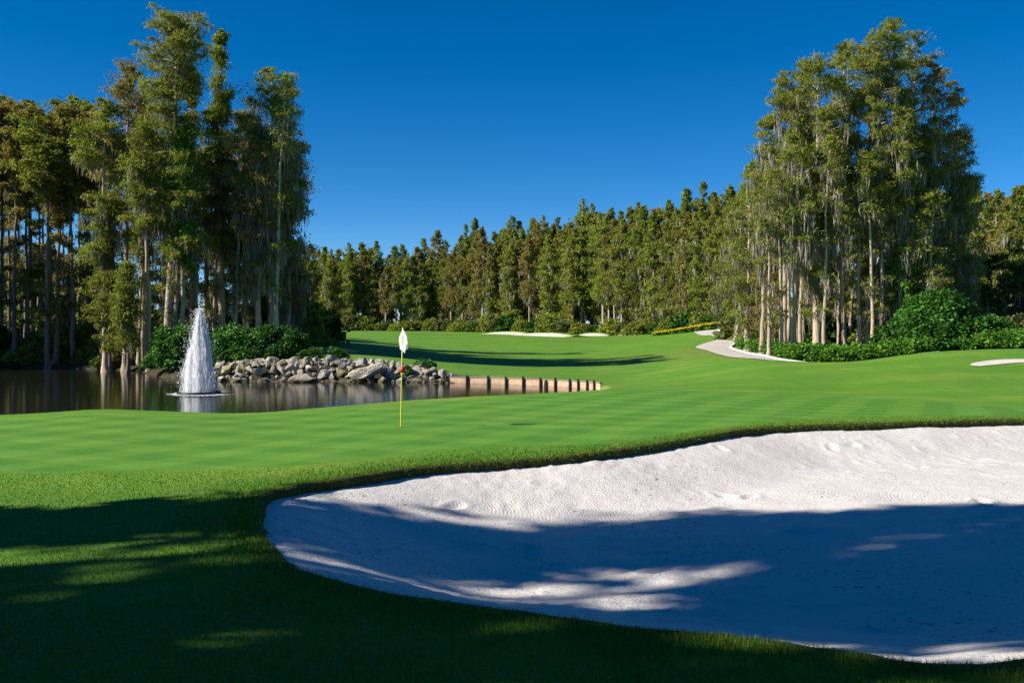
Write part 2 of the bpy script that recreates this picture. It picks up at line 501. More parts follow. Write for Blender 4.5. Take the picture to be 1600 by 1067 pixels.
M_FARD = leaf_mat('far_deep_foliage', [(0.0, (0.075, 0.11, 0.02)), (0.5, (0.145, 0.185, 0.028)), (1.0, (0.21, 0.235, 0.04))], 0.42, objvar=0.35, brown=(0.21, 0.19, 0.05), gain=1.3)
M_MOSS = leaf_mat('spanish_moss', [(0.0, (0.16, 0.155, 0.11)), (1.0, (0.38, 0.35, 0.28))], 0.3, 0.9, tt=(1, 1, 0.9))
M_VINE = leaf_mat('vine_leaves', [(0.0, (0.03, 0.09, 0.012)), (1.0, (0.10, 0.22, 0.025))], 0.35, gain=1.5)
M_BUSH = leaf_mat('shrub_leaves', [(0.0, (0.018, 0.055, 0.010)), (0.6, (0.04, 0.12, 0.018)), (1.0, (0.08, 0.19, 0.03))], 0.3, 0.4, gain=1.5)
M_BUSHD = leaf_mat('dark_shrub_leaves', [(0.0, (0.012, 0.035, 0.008)), (0.6, (0.03, 0.085, 0.015)), (1.0, (0.06, 0.14, 0.02))], 0.25, 0.45, gain=1.4)
M_HEDGE = leaf_mat('hedge_leaves', [(0.0, (0.03, 0.09, 0.012)), (0.6, (0.075, 0.19, 0.02)), (1.0, (0.14, 0.25, 0.03))], 0.3, 0.45, gain=1.2)
M_UNDER = leaf_mat('undergrowth_leaves', [(0.0, (0.03, 0.045, 0.012)), (0.6, (0.075, 0.095, 0.025)), (1.0, (0.14, 0.12, 0.06))], 0.3, 0.6, gain=1.5)
M_OAK = leaf_mat('oak_leaves', [(0.0, (0.02, 0.05, 0.010)), (1.0, (0.06, 0.11, 0.02))], 0.2, 0.5)
M_YEL = leaf_mat('yellow_flowers', [(0.0, (0.45, 0.38, 0.03)), (1.0, (0.8, 0.68, 0.05))], 0.3, 0.6)
M_BLADE = leaf_mat('grass_blades', [(0.0, (0.045, 0.14, 0.012)), (0.6, (0.10, 0.22, 0.022)), (0.9, (0.17, 0.25, 0.035)), (1.0, (0.30, 0.25, 0.08))], 0.35, 0.5)

# ------------------------------------------------------------------ ground
def make_ground():
    half = R(37)
    a_in = np.linspace(-half, half, 460)
    a_l = -half - np.geomspace(0.006, math.pi - half, 46)
    a_r = half + np.geomspace(0.006, math.pi - half, 46)[:-1]
    ang = np.r_[a_l[::-1], a_in, a_r]                 # measured from +Y, clockwise
    rad = np.r_[np.geomspace(0.6, 3.6, 14)[:-1], np.geomspace(3.6, 24, 300)[:-1], np.geomspace(24, 100, 190)[:-1], np.geomspace(100, 260, 50)[:-1], np.geomspace(260, 4000, 22)]
    A, D = np.meshgrid(ang, rad)
    # inside the view the rows follow constant distance ahead
    x = np.sin(A) * D; y = np.cos(A) * D
    k = sstep(R(62), R(40), np.abs(A))
    s = 1 / np.maximum(np.cos(np.clip(A, -R(62), R(62))), 0.3)
    x = x * (1 + k * (s - 1)); y = y * (1 + k * (s - 1))
    z = Hg(x, y)
    # small unevenness of mown ground
    z += 0.02 * fbm(x * 0.5, y * 0.5) * sstep(2, 8, y) * (z > 0.1)
    nr, na = A.shape
    idx = np.arange(nr * na).reshape(nr, na)
    nxt = np.roll(idx, -1, axis=1)
    q = np.stack([idx[:-1], nxt[:-1], nxt[1:], idx[1:]], -1).reshape(-1, 4)[:, ::-1]
    # centre fan
    c = nr * na
    V = np.stack([x.ravel(), y.ravel(), z.ravel()], 1)
    V = np.vstack([V, [[0, 0, float(H0(np.array([0.0]), np.array([0.0]))[0])]]])
    tri = np.stack([idx[0], np.full(na, c), nxt[0]], 1)[:, ::-1]
    xs, ys = V[:, 0], V[:, 1]
    sdg = sdist(GREEN, xs, ys)
    nz = 0.25 * fbm(xs * 0.6, ys * 0.6)
    g = sstep(-0.08, 0.08, sdg + 0.1 * nz)
    near = (np.abs(xs) < 26) & (ys < 27) & (ys > -30)
    sdb = np.full(len(xs), -50.0); sdb[near] = sdist(BUNKER_S, xs[near], ys[near])
    rough = np.clip(sstep(1.7, 0.3, -sdb + nz) + sstep(12.8, 11.0, ys + nz * 2) * (ys < 26), 0, 1) * (1 - g)
    far_rough = sstep(0.35, 0.75, fbm(xs * 0.07 + 3, ys * 0.05) + 0.5) * sstep(36, 50, ys) * 0.5
    rough = np.clip(rough + far_rough * (1 - g), 0, 1)
    dry = np.zeros(len(xs))
    for (px, py, rr) in ((1110, 552, 6.0), (500, 541, 6.0), (520, 546, 5)):
        p = ground_at(px, py)
        dry = np.maximum(dry, np.exp(-((xs - p[0]) ** 2 + ((ys - p[1]) * 0.7) ** 2) / rr ** 2) * 0.8)
    sdp = np.full(len(xs), -50.0)
    pm = (ys > 24) & (ys < 100) & (xs > -90) & (xs < 14)
    sdp[pm] = sdist(POND, xs[pm], ys[pm])
    dry = np.maximum(dry, 0.9 * sstep(1.5, 0.3, -sdp) * (xs > -5) * (ys > 47))
    litter_shade = sstep(-19.5, -21.5, xs + nz * 3 + np.maximum(ys - 68, 0) * 0.32) * (ys > 58) * (ys < 150)
    litter_shade = np.maximum(litter_shade, sstep(-1.8, -0.6, sdp) * (xs < -2) * (xs > -24) * (ys > 54))
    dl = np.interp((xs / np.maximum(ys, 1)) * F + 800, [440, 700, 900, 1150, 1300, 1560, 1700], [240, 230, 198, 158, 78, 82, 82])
    litter_shade = np.maximum(litter_shade, sstep(-3, 4, ys - dl + nz * 8) * (ys > 60) * ((xs > 17) | (ys > 150)))
    zone = np.stack([g, rough, dry, 1 - np.clip(litter_shade, 0, 1)], 1)
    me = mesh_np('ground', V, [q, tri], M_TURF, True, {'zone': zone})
    tag(link('ground', me), kind='structure')

GREEN = smooth_poly([ground_at(*p)[:2] for p in [(0, 735), (300, 733), (520, 722), (700, 702), (940, 690), (1100, 671), (1280, 653), (1500, 649), (1600, 649)]] + [(15, 27), (19, 33)] +
                    [ground_at(*p)[:2] for p in [(1600, 636), (1450, 628), (1300, 619.5), (1100, 611), (930, 612), (860, 618), (700, 628), (520, 643), (300, 651), (150, 648), (0, 657)]] + [(-19, 24.5), (-20, 18.5), (-14, 15.5)], 260)

def make_sand_bed():
    step = 0.045
    xs = np.arange(-3.2, 15.6, step); ys_ = np.exp(np.linspace(math.log(4.6), math.log(22), 330))
    X, Y = np.meshgrid(xs, ys_)
    sd = sdist(BUNKER_S, X, Y)
    keep = sd > -0.04
    base = H0(X, Y)
    side = sstep(9, 13, Y)
    lip = 0.05 + 0.085 * side
    z = base - lip - 0.48 * sstep(-0.3, 2.4, np.maximum(sd, 0)) + 0.48 * float(sstep(-0.3, 2.4, np.array(0.0))) + 0.03
    # unraked clods, footprints and gentle waves
    cl = np.maximum(0, fbm(X * 7, Y * 7, 3)) * 0.024 * np.clip(0.25 + 1.6 * sstep(-0.15, 0.35, fbm(X * 0.5 + 4, Y * 0.5)), 0, 1.4)
    z += cl + 0.05 * fbm(X * 0.7, Y * 0.7) + 0.007 * fbm(X * 14, Y * 14, 2)
    for k in range(20):
        fx, fy = rng.uniform(-1.5, 11), rng.uniform(7, 19)
        a = rng.uniform(0, 3.1)
        u = (X - fx) * math.cos(a) + (Y - fy) * math.sin(a); v = -(X - fx) * math.sin(a) + (Y - fy) * math.cos(a)
        q = (u / 0.16) ** 2 + (v / 0.08) ** 2
        z += -0.035 * np.exp(-q) + 0.02 * np.exp(-((np.sqrt(q) - 1.7) / 0.5) ** 2)
    nr, nc = X.shape
    idx = np.arange(nr * nc).reshape(nr, nc)
    kq = keep[:-1, :-1] & keep[:-1, 1:] & keep[1:, :-1] & keep[1:, 1:]
    q = np.stack([idx[:-1, :-1], idx[:-1, 1:], idx[1:, 1:], idx[1:, :-1]], -1)[kq]
    used = np.unique(q); rem = np.full(nr * nc, -1); rem[used] = np.arange(len(used))
    V = np.stack([X.ravel(), Y.ravel(), z.ravel()], 1)[used]
    tag(link('bunker_sand', mesh_np('bunker_sand', V, [rem[q]], M_SAND, True)), kind='structure')

def make_lip():
    """the cut turf edge round the sand"""
    P = smooth_poly(BUNKER, 1400)
    t = np.roll(P, -1, 0) - np.roll(P, 1, 0); t /= np.linalg.norm(t, axis=1)[:, None]
    nrm = np.stack([t[:, 1], -t[:, 0]], 1)
    test = sdist(BUNKER_S, P[:, 0] + nrm[:, 0] * 0.3, P[:, 1] + nrm[:, 1] * 0.3)
    nrm *= np.where(test > 0, 1, -1)[:, None]       # points into the sand
    prof = [(-0.16, -0.012), (-0.07, 0.012), (0.0, 0.022), (0.05, 0.0), (0.065, -0.05), (0.03, -0.14), (0.02, -0.40)]
    h = H0(P[:, 0], P[:, 1])
    wob = 0.02 * fbm(P[:, 0] * 6, P[:, 1] * 6)
    rows = []
    for (o, dz) in prof:
        jit = 0.012 * rng.normal(size=len(P)) if dz < -0.02 else 0
        rows.append(np.stack([P[:, 0] + nrm[:, 0] * (o + wob + jit), P[:, 1] + nrm[:, 1] * (o + wob + jit), h + dz], 1))
    V = np.concatenate(rows); n = len(P)
    idx = np.arange(len(prof) * n).reshape(len(prof), n); nx = np.roll(idx, -1, 1)
    q = np.stack([idx[:-1], nx[:-1], nx[1:], idx[1:]], -1).reshape(-1, 4)
    tag(link('turf_edge', mesh_np('turf_edge', V, [q], M_LIP, True)), kind='structure')

make_ground()
make_sand_bed()
make_lip()
# pond sheet
wx = np.linspace(-95, 12, 60); wy = np.linspace(26, 96, 40)
X, Y = np.meshgrid(wx, wy); nr, nc = X.shape
idx = np.arange(nr * nc).reshape(nr, nc)
tag(link('pond_water', mesh_np('pond_water', np.stack([X.ravel(), Y.ravel(), 0 * X.ravel()], 1),
    [np.stack([idx[:-1, :-1], idx[:-1, 1:], idx[1:, 1:], idx[1:, :-1]], -1).reshape(-1, 4)], M_WATER, True)), kind='structure')
# ------------------------------------------------------------------ foliage building blocks
def leaves_np(r, cen, rad, flat, count, L, W, updir=0.6, droop=0.0, tri=False):
    """count diamond leaf sprays round each pad centre. returns V, quads, tint"""
    cen = np.repeat(cen, count, axis=0); rd = np.repeat(rad, count)
    n = len(cen)
    p = r.normal(size=(n, 3)); p /= np.linalg.norm(p, axis=1)[:, None]
    p *= (r.random(n) ** 0.45)[:, None] * rd[:, None]
    p[:, 2] *= flat
    c = cen + p
    nrm = r.normal(size=(n, 3)); nrm[:, 2] = np.abs(nrm[:, 2]) + updir
    nrm /= np.linalg.norm(nrm, axis=1)[:, None]
    a = np.cross(nrm, r.normal(size=(n, 3))); a[:, 2] -= droop
    a /= np.linalg.norm(a, axis=1)[:, None] + 1e-9
    b = np.cross(nrm, a); b /= np.linalg.norm(b, axis=1)[:, None] + 1e-9
    s = r.uniform(0.65, 1.35, n)[:, None]
    a = a * L * 0.5 * s; b = b * W * 0.5 * s
    if tri:
        V = np.stack([c - a * 0.7 + b, c - a * 0.7 - b, c + a * 1.3], 1).reshape(-1, 3)
        return V, np.arange(3 * n).reshape(n, 3), n
    V = np.stack([c - a, c + b, c + a, c - b], 1).reshape(-1, 3)
    q = np.arange(4 * n).reshape(n, 4)
    return V, q, n

def strands_np(r, P, length, width):
    """hanging wisps: thin tapering double triangles below the points P"""
    n = len(P)
    ang = r.uniform(0, 2 * math.pi, n)
    l = length * r.uniform(0.35, 1.2, n); w = width * r.uniform(0.5, 1.3, n)
    dx = np.stack([np.cos(ang) * w / 2, np.sin(ang) * w / 2, np.zeros(n)], 1)
    mid = P + np.stack([r.normal(0, 0.06, n), r.normal(0, 0.06, n), -l * 0.45], 1)
    end = P + np.stack([r.normal(0, 0.10, n), r.normal(0, 0.10, n), -l], 1)
    V = np.stack([P, mid - dx, end, mid + dx], 1).reshape(-1, 3)
    return V, np.arange(4 * n).reshape(n, 4), n

def prof_column(t):      # moss-hung pond cypress: even column with an open rounded head
    return np.where(t < 0.12, 0.55 + t * 3.2, np.where(t < 0.75, 0.95, 0.95 - (t - 0.75) * 2.5))
def prof_cone(t):        # young or far cypress: slender cone
    return np.clip(0.45 + 1.6 * t, 0, 1) * np.clip(1.12 - t, 0.05, 1)
def prof_spire(t):       # forest-grown: even sides, then a drawn-out point
    return np.where(t < 0.7, 0.9 + 0.1 * t, np.clip(0.97 - (t - 0.7) * 2.9, 0.06, 1))
def prof_flat(t):        # old flat-topped head, widest high up
    return np.where(t < 0.6, 0.45 + 0.75 * t, np.where(t < 0.88, 0.92, 0.92 - (t - 0.88) * 4.2))

def make_tree(name, h, rad, c0, seed, prof=prof_column, nbr=70, leaves=9000, L=0.215, W=0.088, moss=500, moss_len=1.3, leafm=None, bark=None,
              trunk_r=0.24, lean=0.0, low=0, vine=False, pad=0.50, mossw=0.10, flat=0.62, droop=0.5, fill=2.2, tip=0.0, pitch=0.42, twigs=700):
    """returns {'trunk': mesh, 'crown': mesh, 'moss': mesh} in local coordinates, base at 0"""
    r = np.random.default_rng(seed)
    leafm = leafm or M_LEAF; bark = bark or M_BARK
    mb = MB()
    zs = np.r_[-0.6, 0.0, 0.25, 0.7, 1.4, np.linspace(2.5, h * 0.985, 14)]
    wx = np.cumsum(r.normal(0, 0.05, len(zs))); wy = np.cumsum(r.normal(0, 0.05, len(zs)))
    tx = wx + lean * zs / h; ty = wy
    tr = trunk_r * (1 - 0.86 * np.clip(zs / h, 0, 1) ** 0.9) * (1 + 0.9 * np.exp(-np.clip(zs, 0, 9) / 0.55))
    mb.tube(np.stack([tx, ty, zs], 1), tr, 8)
    tp = lambda z: np.array([np.interp(z, zs, tx), np.interp(z, zs, ty), z])
    pads = []; prad = []; mo = []
    hs = c0 + (1 - c0) * np.sort(r.random(nbr)) ** 0.95
    if low: hs = np.r_[r.uniform(0.14, c0, low), hs]
    for k, hf in enumerate(hs):
        t = max(0.0, (hf - c0) / (1 - c0))
        ln = rad * float(prof(np.array(t))) * r.uniform(0.55, 1.2)
        if hf < c0: ln = rad * r.uniform(0.25, 0.6)
        a = r.uniform(0, 2 * math.pi); el = r.uniform(-0.12, 0.45) + 0.35 * t
        p0 = tp(hf * h)
        d = np.array([math.cos(a) * math.cos(el), math.sin(a) * math.cos(el), math.sin(el)])
        side = np.array([-math.sin(a), math.cos(a), 0])
        s = np.linspace(0, 1, 4)
        bend = r.normal(0, 0.12)
        pts = p0 + np.outer(s * ln, d) + np.outer((s ** 2) * ln * bend, side) + np.outer(s ** 2, [0, 0, -0.10 * ln])
        r0 = max(0.025, 0.022 * ln + 0.025) * (1.0 if h > 12 else 0.7)
        mb.tube(pts, r0 * np.array([1.0, 0.75, 0.5, 0.2]), 3, False)
        m = max(2, int(round(ln / pitch)))
        for j in range(m):
            u = r.uniform(0.28, 1.05)
            q = p0 + d * ln * u + side * (ln * bend * u * u + r.normal(0, 0.16 * ln + 0.1)) + np.array([0, 0, r.normal(0.05, 0.14) - 0.10 * ln * u * u])
            pads.append(q); prad.append(pad * r.uniform(0.6, 1.25) * (1.0 - 0.3 * max(0, t - 0.85) / 0.15) * (1 - tip * t))
            if r.random() < 0.8: mo.append(q)
            mo.append(p0 + d * ln * r.uniform(0.05, 0.8))
    # leader tip
    for j in range(5):
        pads.append(tp(h * r.uniform(0.955, 1.0)) + r.normal(0, 0.18, 3)); prad.append(pad * 0.55 * (1 - 0.6 * tip))
    pads = np.array(pads); prad = np.array(prad); mo = np.array(mo)
    per = max(3, int(leaves * fill / len(pads)))
    moss = int(moss * 0.62)
    prad = prad * np.where(r.random(len(prad)) < 0.45, 1.75, 0.95)      # some sprays are loose and wide
    V, q, n = leaves_np(r, pads, prad, flat, per, L, W, 0.35, droop, True)
    ptint = np.clip(r.normal(0.45, 0.22, len(pads)), 0, 1)
    tint = np.clip(np.repeat(ptint, per) + r.normal(0, 0.13, n), 0, 1)
    out = {'trunk': mb.mesh('trunk', bark, True), 'crown': mesh_np('crown', V, [q], leafm, False, {'tint': np.repeat(tint, 3)})}
    if moss:
        base = mo[r.integers(0, len(mo), moss)]
        keep = base[:, 2] < h * r.uniform(0.55, 0.98, len(base))
        base = base[keep] + r.normal(0, 0.05, (keep.sum(), 3))
        base = np.repeat(base, 5, axis=0) + r.normal(0, 0.17, (len(base) * 5, 3))
        V, q, n = strands_np(r, base, moss_len, mossw)
        out['moss'] = mesh_np('moss', V, [q], M_MOSS, False, {'tint': np.repeat(np.repeat(r.random(n // 5), 5) * 0.7 + r.random(n) * 0.3, 4)})
    if twigs:
        # fine bare twigs reaching through the sprays
        k = r.integers(0, len(pads), twigs)
        e = pads[k] + r.normal(0, 0.35, (twigs, 3)); z = np.clip(e[:, 2] - r.uniform(-0.1, 0.9, twigs), 0.5, h * 0.97)
        ax = np.stack([np.interp(z, zs, tx), np.interp(z, zs, ty), z], 1)
        b0 = ax + (e - ax) * r.uniform(0.25, 0.6, twigs)[:, None]
        sd = np.cross(e - b0, r.normal(size=(twigs, 3))); sd /= np.linalg.norm(sd, axis=1)[:, None] + 1e-9
        sd *= (0.018 * max(1.0, L / 0.22)) * r.uniform(0.6, 1.6, twigs)[:, None]
        out['twigs'] = mesh_np('twigs', np.stack([b0 - sd, b0 + sd, e], 1).reshape(-1, 3), [np.arange(3 * twigs).reshape(-1, 3)], bark)
    if vine:
        z0, z1 = vine
        m = int((z1 - z0) * 7)
        zz = r.uniform(z0, z1, m)
        c = np.stack([np.interp(zz, zs, tx), np.interp(zz, zs, ty), zz], 1) + r.normal(0, 0.38, (m, 3)) * np.array([1, 1, 0.5])
        V, q, n = leaves_np(r, c, np.full(m, 0.5), 0.9, 55, 0.24, 0.17, 0.3, 0.5)
        out['vine'] = mesh_np('vine', V, [q], M_VINE, False, {'tint': np.repeat(np.clip(r.normal(0.5, 0.25, n), 0, 1), 4)})
    return out

def put_tree(name, parts, loc, rz, label, group=None, scale=1.0, zs=1.0):
    e = empty(name, loc, rz)
    e.scale = (scale, scale, scale * zs)
    tag(e, label, 'tree', group)
    for k, me in parts.items():
        o = link(k, me, e)
        if k in ('moss', 'twigs'): o['kind'] = 'stuff'
    return e

def wx_at(px, d): return (px - 800) / F * d
def gz(x, y): return float(Hg(np.array([x]), np.array([y]))[0])

#@@SECTION trees
# ------------------------------------------------------------------ cypress clump behind the fountain
LEFT = [  # px, top row, distance, radius, crown start, profile, kwargs, label
    (263, 20, 70.5, 3.3, 0.50, prof_flat, dict(trunk_r=0.36, leaves=13500, nbr=95, low=6, flat=0.42, pad=0.58, moss=260, lean=0.4), 'tallest cypress behind the fountain with a layered flat head and thick tan trunk'),
    (345, 44, 75, 2.1, 0.30, prof_cone, dict(trunk_r=0.30, leaves=13000, nbr=105, moss=420), 'tall narrow cypress with a pointed open tip beside the flat-headed one'),
    (425, 100, 74, 2.5, 0.24, prof_column, dict(leaves=12500, nbr=105, moss=1000, moss_len=1.7), 'moss-draped grey-green cypress above the rock bank at the clump edge'),
    (445, 135, 79, 1.9, 0.04, prof_column, dict(leaves=7600, nbr=80, moss=800, moss_len=1.7, leafm='B'), 'thin mossy cypress leaning out over the fairway from the clump'),
    (196, 92, 72.5, 2.6, 0.48, prof_column, dict(leaves=10000, nbr=80, low=5, moss=260, leafm='B'), 'rust-tinged cypress with an airy crown left of the tallest one'),
    (168, 150, 71, 2.2, 0.45, prof_column, dict(leaves=8000, nbr=65, low=5, moss=160), 'yellow-green cypress at the left shoulder of the clump'),
    (302, 112, 80, 1.5, 0.30, prof_cone, dict(leaves=6000, nbr=60, moss=260), 'slim cypress filling the gap between the two tallest crowns'),
    (286, 220, 69.5, 1.8, 0.40, prof_column, dict(trunk_r=0.22, leaves=5200, nbr=46, moss=240, vine=(7, 17.5)), 'pale-trunked cypress wrapped in bright green vine above the fountain'),
    (238, 190, 69.5, 1.7, 0.55, prof_column, dict(trunk_r=0.19, leaves=5200, nbr=46, moss=160), 'slender cypress with a bare pale pole trunk beside the tan one'),
    (222, 180, 76, 2.2, 0.45, prof_column, dict(leaves=7800, nbr=64, moss=240), 'bushy mid-height cypress between the bare poles and the yellow-green crowns'),
    (385, 170, 79, 2.3, 0.28, prof_column, dict(leaves=9500, nbr=90, moss=800, moss_len=1.6, leafm='B'), 'brown-green mossy cypress filling the dark middle of the clump'),
    (322, 200, 84, 2.4, 0.06, prof_column, dict(leaves=8500, nbr=80, moss=400), 'shaded cypress standing deep inside the clump behind the fountain jet'),
    (405, 215, 71, 1.8, 0.30, prof_column, dict(leaves=7000, nbr=64, moss=800, moss_len=1.5, leafm='B'), 'short moss-curtained cypress right above the dark shrubs'),
    (172, 300, 71, 1.5, 0.14, prof_cone, dict(bark=M_BARKD, trunk_r=0.14, leaves=7600, nbr=64, moss=40), 'bright young cypress with foliage almost down to the pond'),
    (200, 400, 68.5, 1.15, 0.25, prof_cone, dict(bark=M_BARKD, trunk_r=0.12, leaves=4200, nbr=40, moss=40), 'small feathery cypress standing in the water beside the clump'),
    (455, 215, 92, 2.6, 0.05, prof_column, dict(leaves=8000, nbr=80, moss=500, leafm='B'), 'darker cypress at the back of the clump toward the far fairway'),
    (365, 260, 90, 2.6, 0.05, prof_column, dict(leaves=8000, nbr=80, moss=400), 'deep green cypress at the back of the clump behind the shrubs'),
    (262, 260, 88, 2.4, 0.05, prof_column, dict(leaves=7000, nbr=70, moss=200), 'back-row cypress seen between the tan trunk and its pale neighbours'),
    (425, 330, 83, 2.6, 0.05, prof_column, dict(leaves=7000, nbr=60, moss=900, moss_len=1.8, leafm='B'), 'squat cypress hung with long moss curtains above the far mound'),
]
def tree_from_row(i, row, name='cypress_tree', group='cypresses in the clump behind the fountain', seed0=100):
    px, top, d, rad, c0, prof, kw, label = row
    x = wx_at(px, d); z = max(gz(x, d), 0.02) if gz(x, d) > -0.3 else -0.15
    h = CAM_Z - (top - HOR) / F * d - z - 0.55
    kw = dict(kw)
    if kw.get('leafm') == 'B': kw['leafm'] = M_LEAFB
    parts = make_tree(name, h, rad, c0, seed0 + i, prof, **kw)
    put_tree(name, parts, (x, d, z), random.uniform(0, 6.28) if not kw.get('lean') else 0.0, label, group)
for i, row in enumerate(LEFT): tree_from_row(i, row)

stem_proto = [make_tree('cypress_tree', 22, 1.2, 0.62 + 0.06 * k, 280 + k, prof_column, nbr=26, leaves=1500, moss=140, low=8, trunk_r=0.17 + 0.02 * k, lean=(0.5, -0.6, 0.1)[k], twigs=250) for k in range(3)]
for i in range(15):
    d = random.uniform(69.5, 80); px = 208 + 250 * (i + random.random()) / 15
    x = wx_at(px, d)
    put_tree('cypress_tree', stem_proto[i % 3], (x, d, max(gz(x, d), 0.0)), random.uniform(0, 6.28), 'thin pale bare stem %s the clump behind the fountain' % ('along the front of', 'inside')[d > 75], 'thin bare stems %s the fountain clump' % ('along the front of', 'inside')[d > 75], 1.0, random.uniform(0.55, 0.95))
for i in range(24):
    d = random.uniform(77.5, 92); px = 1195 + 300 * (i + random.random()) / 24
    x = wx_at(px, d)
    put_tree('cypress_tree', stem_proto[i % 3], (x, d, max(gz(x, d), 0.0)), random.uniform(0, 6.28), 'thin pale bare stem with a scant top %s the right clump' % ('along the front of', 'inside')[d > 84], 'thin bare stems %s the right clump' % ('along the front of', 'inside')[d > 84], 1.0, random.uniform(0.6, 1.0))

# ------------------------------------------------------------------ shaded cypress stand along the left bank
proto_pole = []
for k in range(6):
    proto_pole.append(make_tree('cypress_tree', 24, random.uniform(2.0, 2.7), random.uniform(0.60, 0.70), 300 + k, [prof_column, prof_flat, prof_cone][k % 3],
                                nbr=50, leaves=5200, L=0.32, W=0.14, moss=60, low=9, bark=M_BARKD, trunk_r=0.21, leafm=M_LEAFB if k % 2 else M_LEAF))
BANK_TREES = []
for px, top, d in [(5, 150, 84), (20, 168, 80), (45, 162, 83), (52, 185, 92), (80, 188, 82), (92, 205, 95), (107, 150, 86), (118, 175, 79), (137, 168, 84), (150, 190, 94), (28, 205, 100), (66, 215, 104),
                   (132, 230, 106), (-12, 160, 82), (-30, 150, 90), (8, 240, 112), (98, 250, 116), (160, 215, 98), (76, 180, 77.5), (85, 235, 79), (38, 200, 88), (14, 190, 95), (125, 205, 100), (60, 175, 97)]:
    BANK_TREES.append((wx_at(px, d), d, top))
for k in range(9):    # the stand goes on to the left, beyond the picture
    d = random.uniform(84, 104); BANK_TREES.append((wx_at(0, d) - random.uniform(2.5, 22), d, random.uniform(120, 190)))
for i, (x, d, top) in enumerate(BANK_TREES):
    z = max(gz(x, d), -0.1)
    h = CAM_Z - (top - HOR) / F * d - z
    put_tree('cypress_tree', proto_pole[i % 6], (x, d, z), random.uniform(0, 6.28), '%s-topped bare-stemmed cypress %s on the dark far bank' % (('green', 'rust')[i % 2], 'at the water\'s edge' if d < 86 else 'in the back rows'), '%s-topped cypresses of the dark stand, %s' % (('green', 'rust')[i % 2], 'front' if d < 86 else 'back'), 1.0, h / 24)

# ------------------------------------------------------------------ far forest
proto_far = []
for k in range(9):
    proto_far.append(make_tree('cypress_tree', 24, random.uniform(1.6, 2.3), [0.14, 0.34, 0.10, 0.26][k % 4], 400 + k, prof_spire, nbr=110, leaves=7000, L=0.40, W=0.17,
                               moss=150, moss_len=1.8, mossw=0.22, leafm=[M_FAR, M_FARR, M_FARD][k % 3], trunk_r=0.24, pad=0.60, flat=1.2, droop=1.0, fill=1.15, tip=0.6, pitch=0.5, twigs=300))
SKYLINE = np.array([(440, 400), (480, 398), (520, 392), (560, 386), (600, 390), (640, 386), (700, 384), (720, 372), (760, 366), (800, 354), (850, 346), (900, 340), (950, 333), (1000, 325), (1050, 316), (1100, 306), (1150, 298), (1200, 292), (1500, 300), (1560, 300), (1700, 296)])
DIST = lambda px: np.interp(px, [440, 700, 900, 1150, 1300, 1560, 1700], [245, 235, 205, 165, 150, 132, 128])
far_list = []
for row_i, (n, off, dy) in enumerate(((104, 0, 5), (72, 7, -3))):
    for k in range(n):
        px = 440 + (1150 - 440 + 60) * (k + random.uniform(-0.45, 0.45)) / n + row_i * 4
        far_list.append((px, DIST(px) + off + random.uniform(-4, 4), np.interp(px, SKYLINE[:, 0], SKYLINE[:, 1]) + dy + random.gauss(0, 7) + (13 if row_i == 0 else 3) - (random.random() < 0.12) * 14))
for k in range(27):
    px = random.uniform(1490, 1700)
    far_list.append((px, DIST(px) + random.uniform(-6, 26), 304 + random.gauss(0, 10) + (px - 1600) * 0.02))
for k in range(20):      # behind the left stand
    px = random.uniform(-60, 470)
    far_list.append((px, random.uniform(150, 215), 385 + random.gauss(0, 14)))
for k in range(7):      # behind the right clump
    px = random.uniform(1210, 1490)
    far_list.append((px, random.uniform(132, 160), 310 + random.gauss(0, 10)))
for k in range(15):  # out-of-view trees added on the left to shade the dark stand
    x = random.uniform(-64, -47); d = random.uniform(73, 84)
    if x > -0.533 * d - 3.5: x = -0.533 * d - 3.5 - random.random() * 4
    put_tree('cypress_tree', proto_far[(0, 2, 3, 5)[k % 4]], (x, d, max(gz(x, d), 0.0)), k * 1.1, '%s unseen dense cypress added to shade the dark stand' % ('fresh green', 'deep green')[k % 2], '%s unseen dense cypresses added to shade the dark stand' % ('fresh green', 'deep green')[k % 2], 1.05, 0.95)
for i, (px, d, top) in enumerate(far_list):
    x = wx_at(px, d); z = gz(x, d)
    h = CAM_Z - (top - HOR) / F * d - z
    sc = h / 24
    kk = random.choice((0, 3, 6, 0, 3, 6, 2, 5, 8, 2, 5, 8, 1, 4, 7))
    look = ('fresh green', 'rust-brown', 'deep green')[kk % 3]
    where = ('beyond the shaded left stand' if px < 440 else 'left of the far bunkers' if px < 745 else 'behind the far bunkers' if px < 1015 else
             'above the yellow flower bed' if px < 1180 else 'behind the right clump' if px < 1490 else 'past the big shrub and the right mound')
    ft = put_tree('cypress_tree', proto_far[kk], (x, d, z - 0.1), random.uniform(0, 6.28), '%s slim cypress in the forest wall %s' % (look, where), '%s forest cypresses %s' % (look, where), random.uniform(1.12, 1.5) * sc ** 0.5, 1.0)
    ft.scale.z = sc

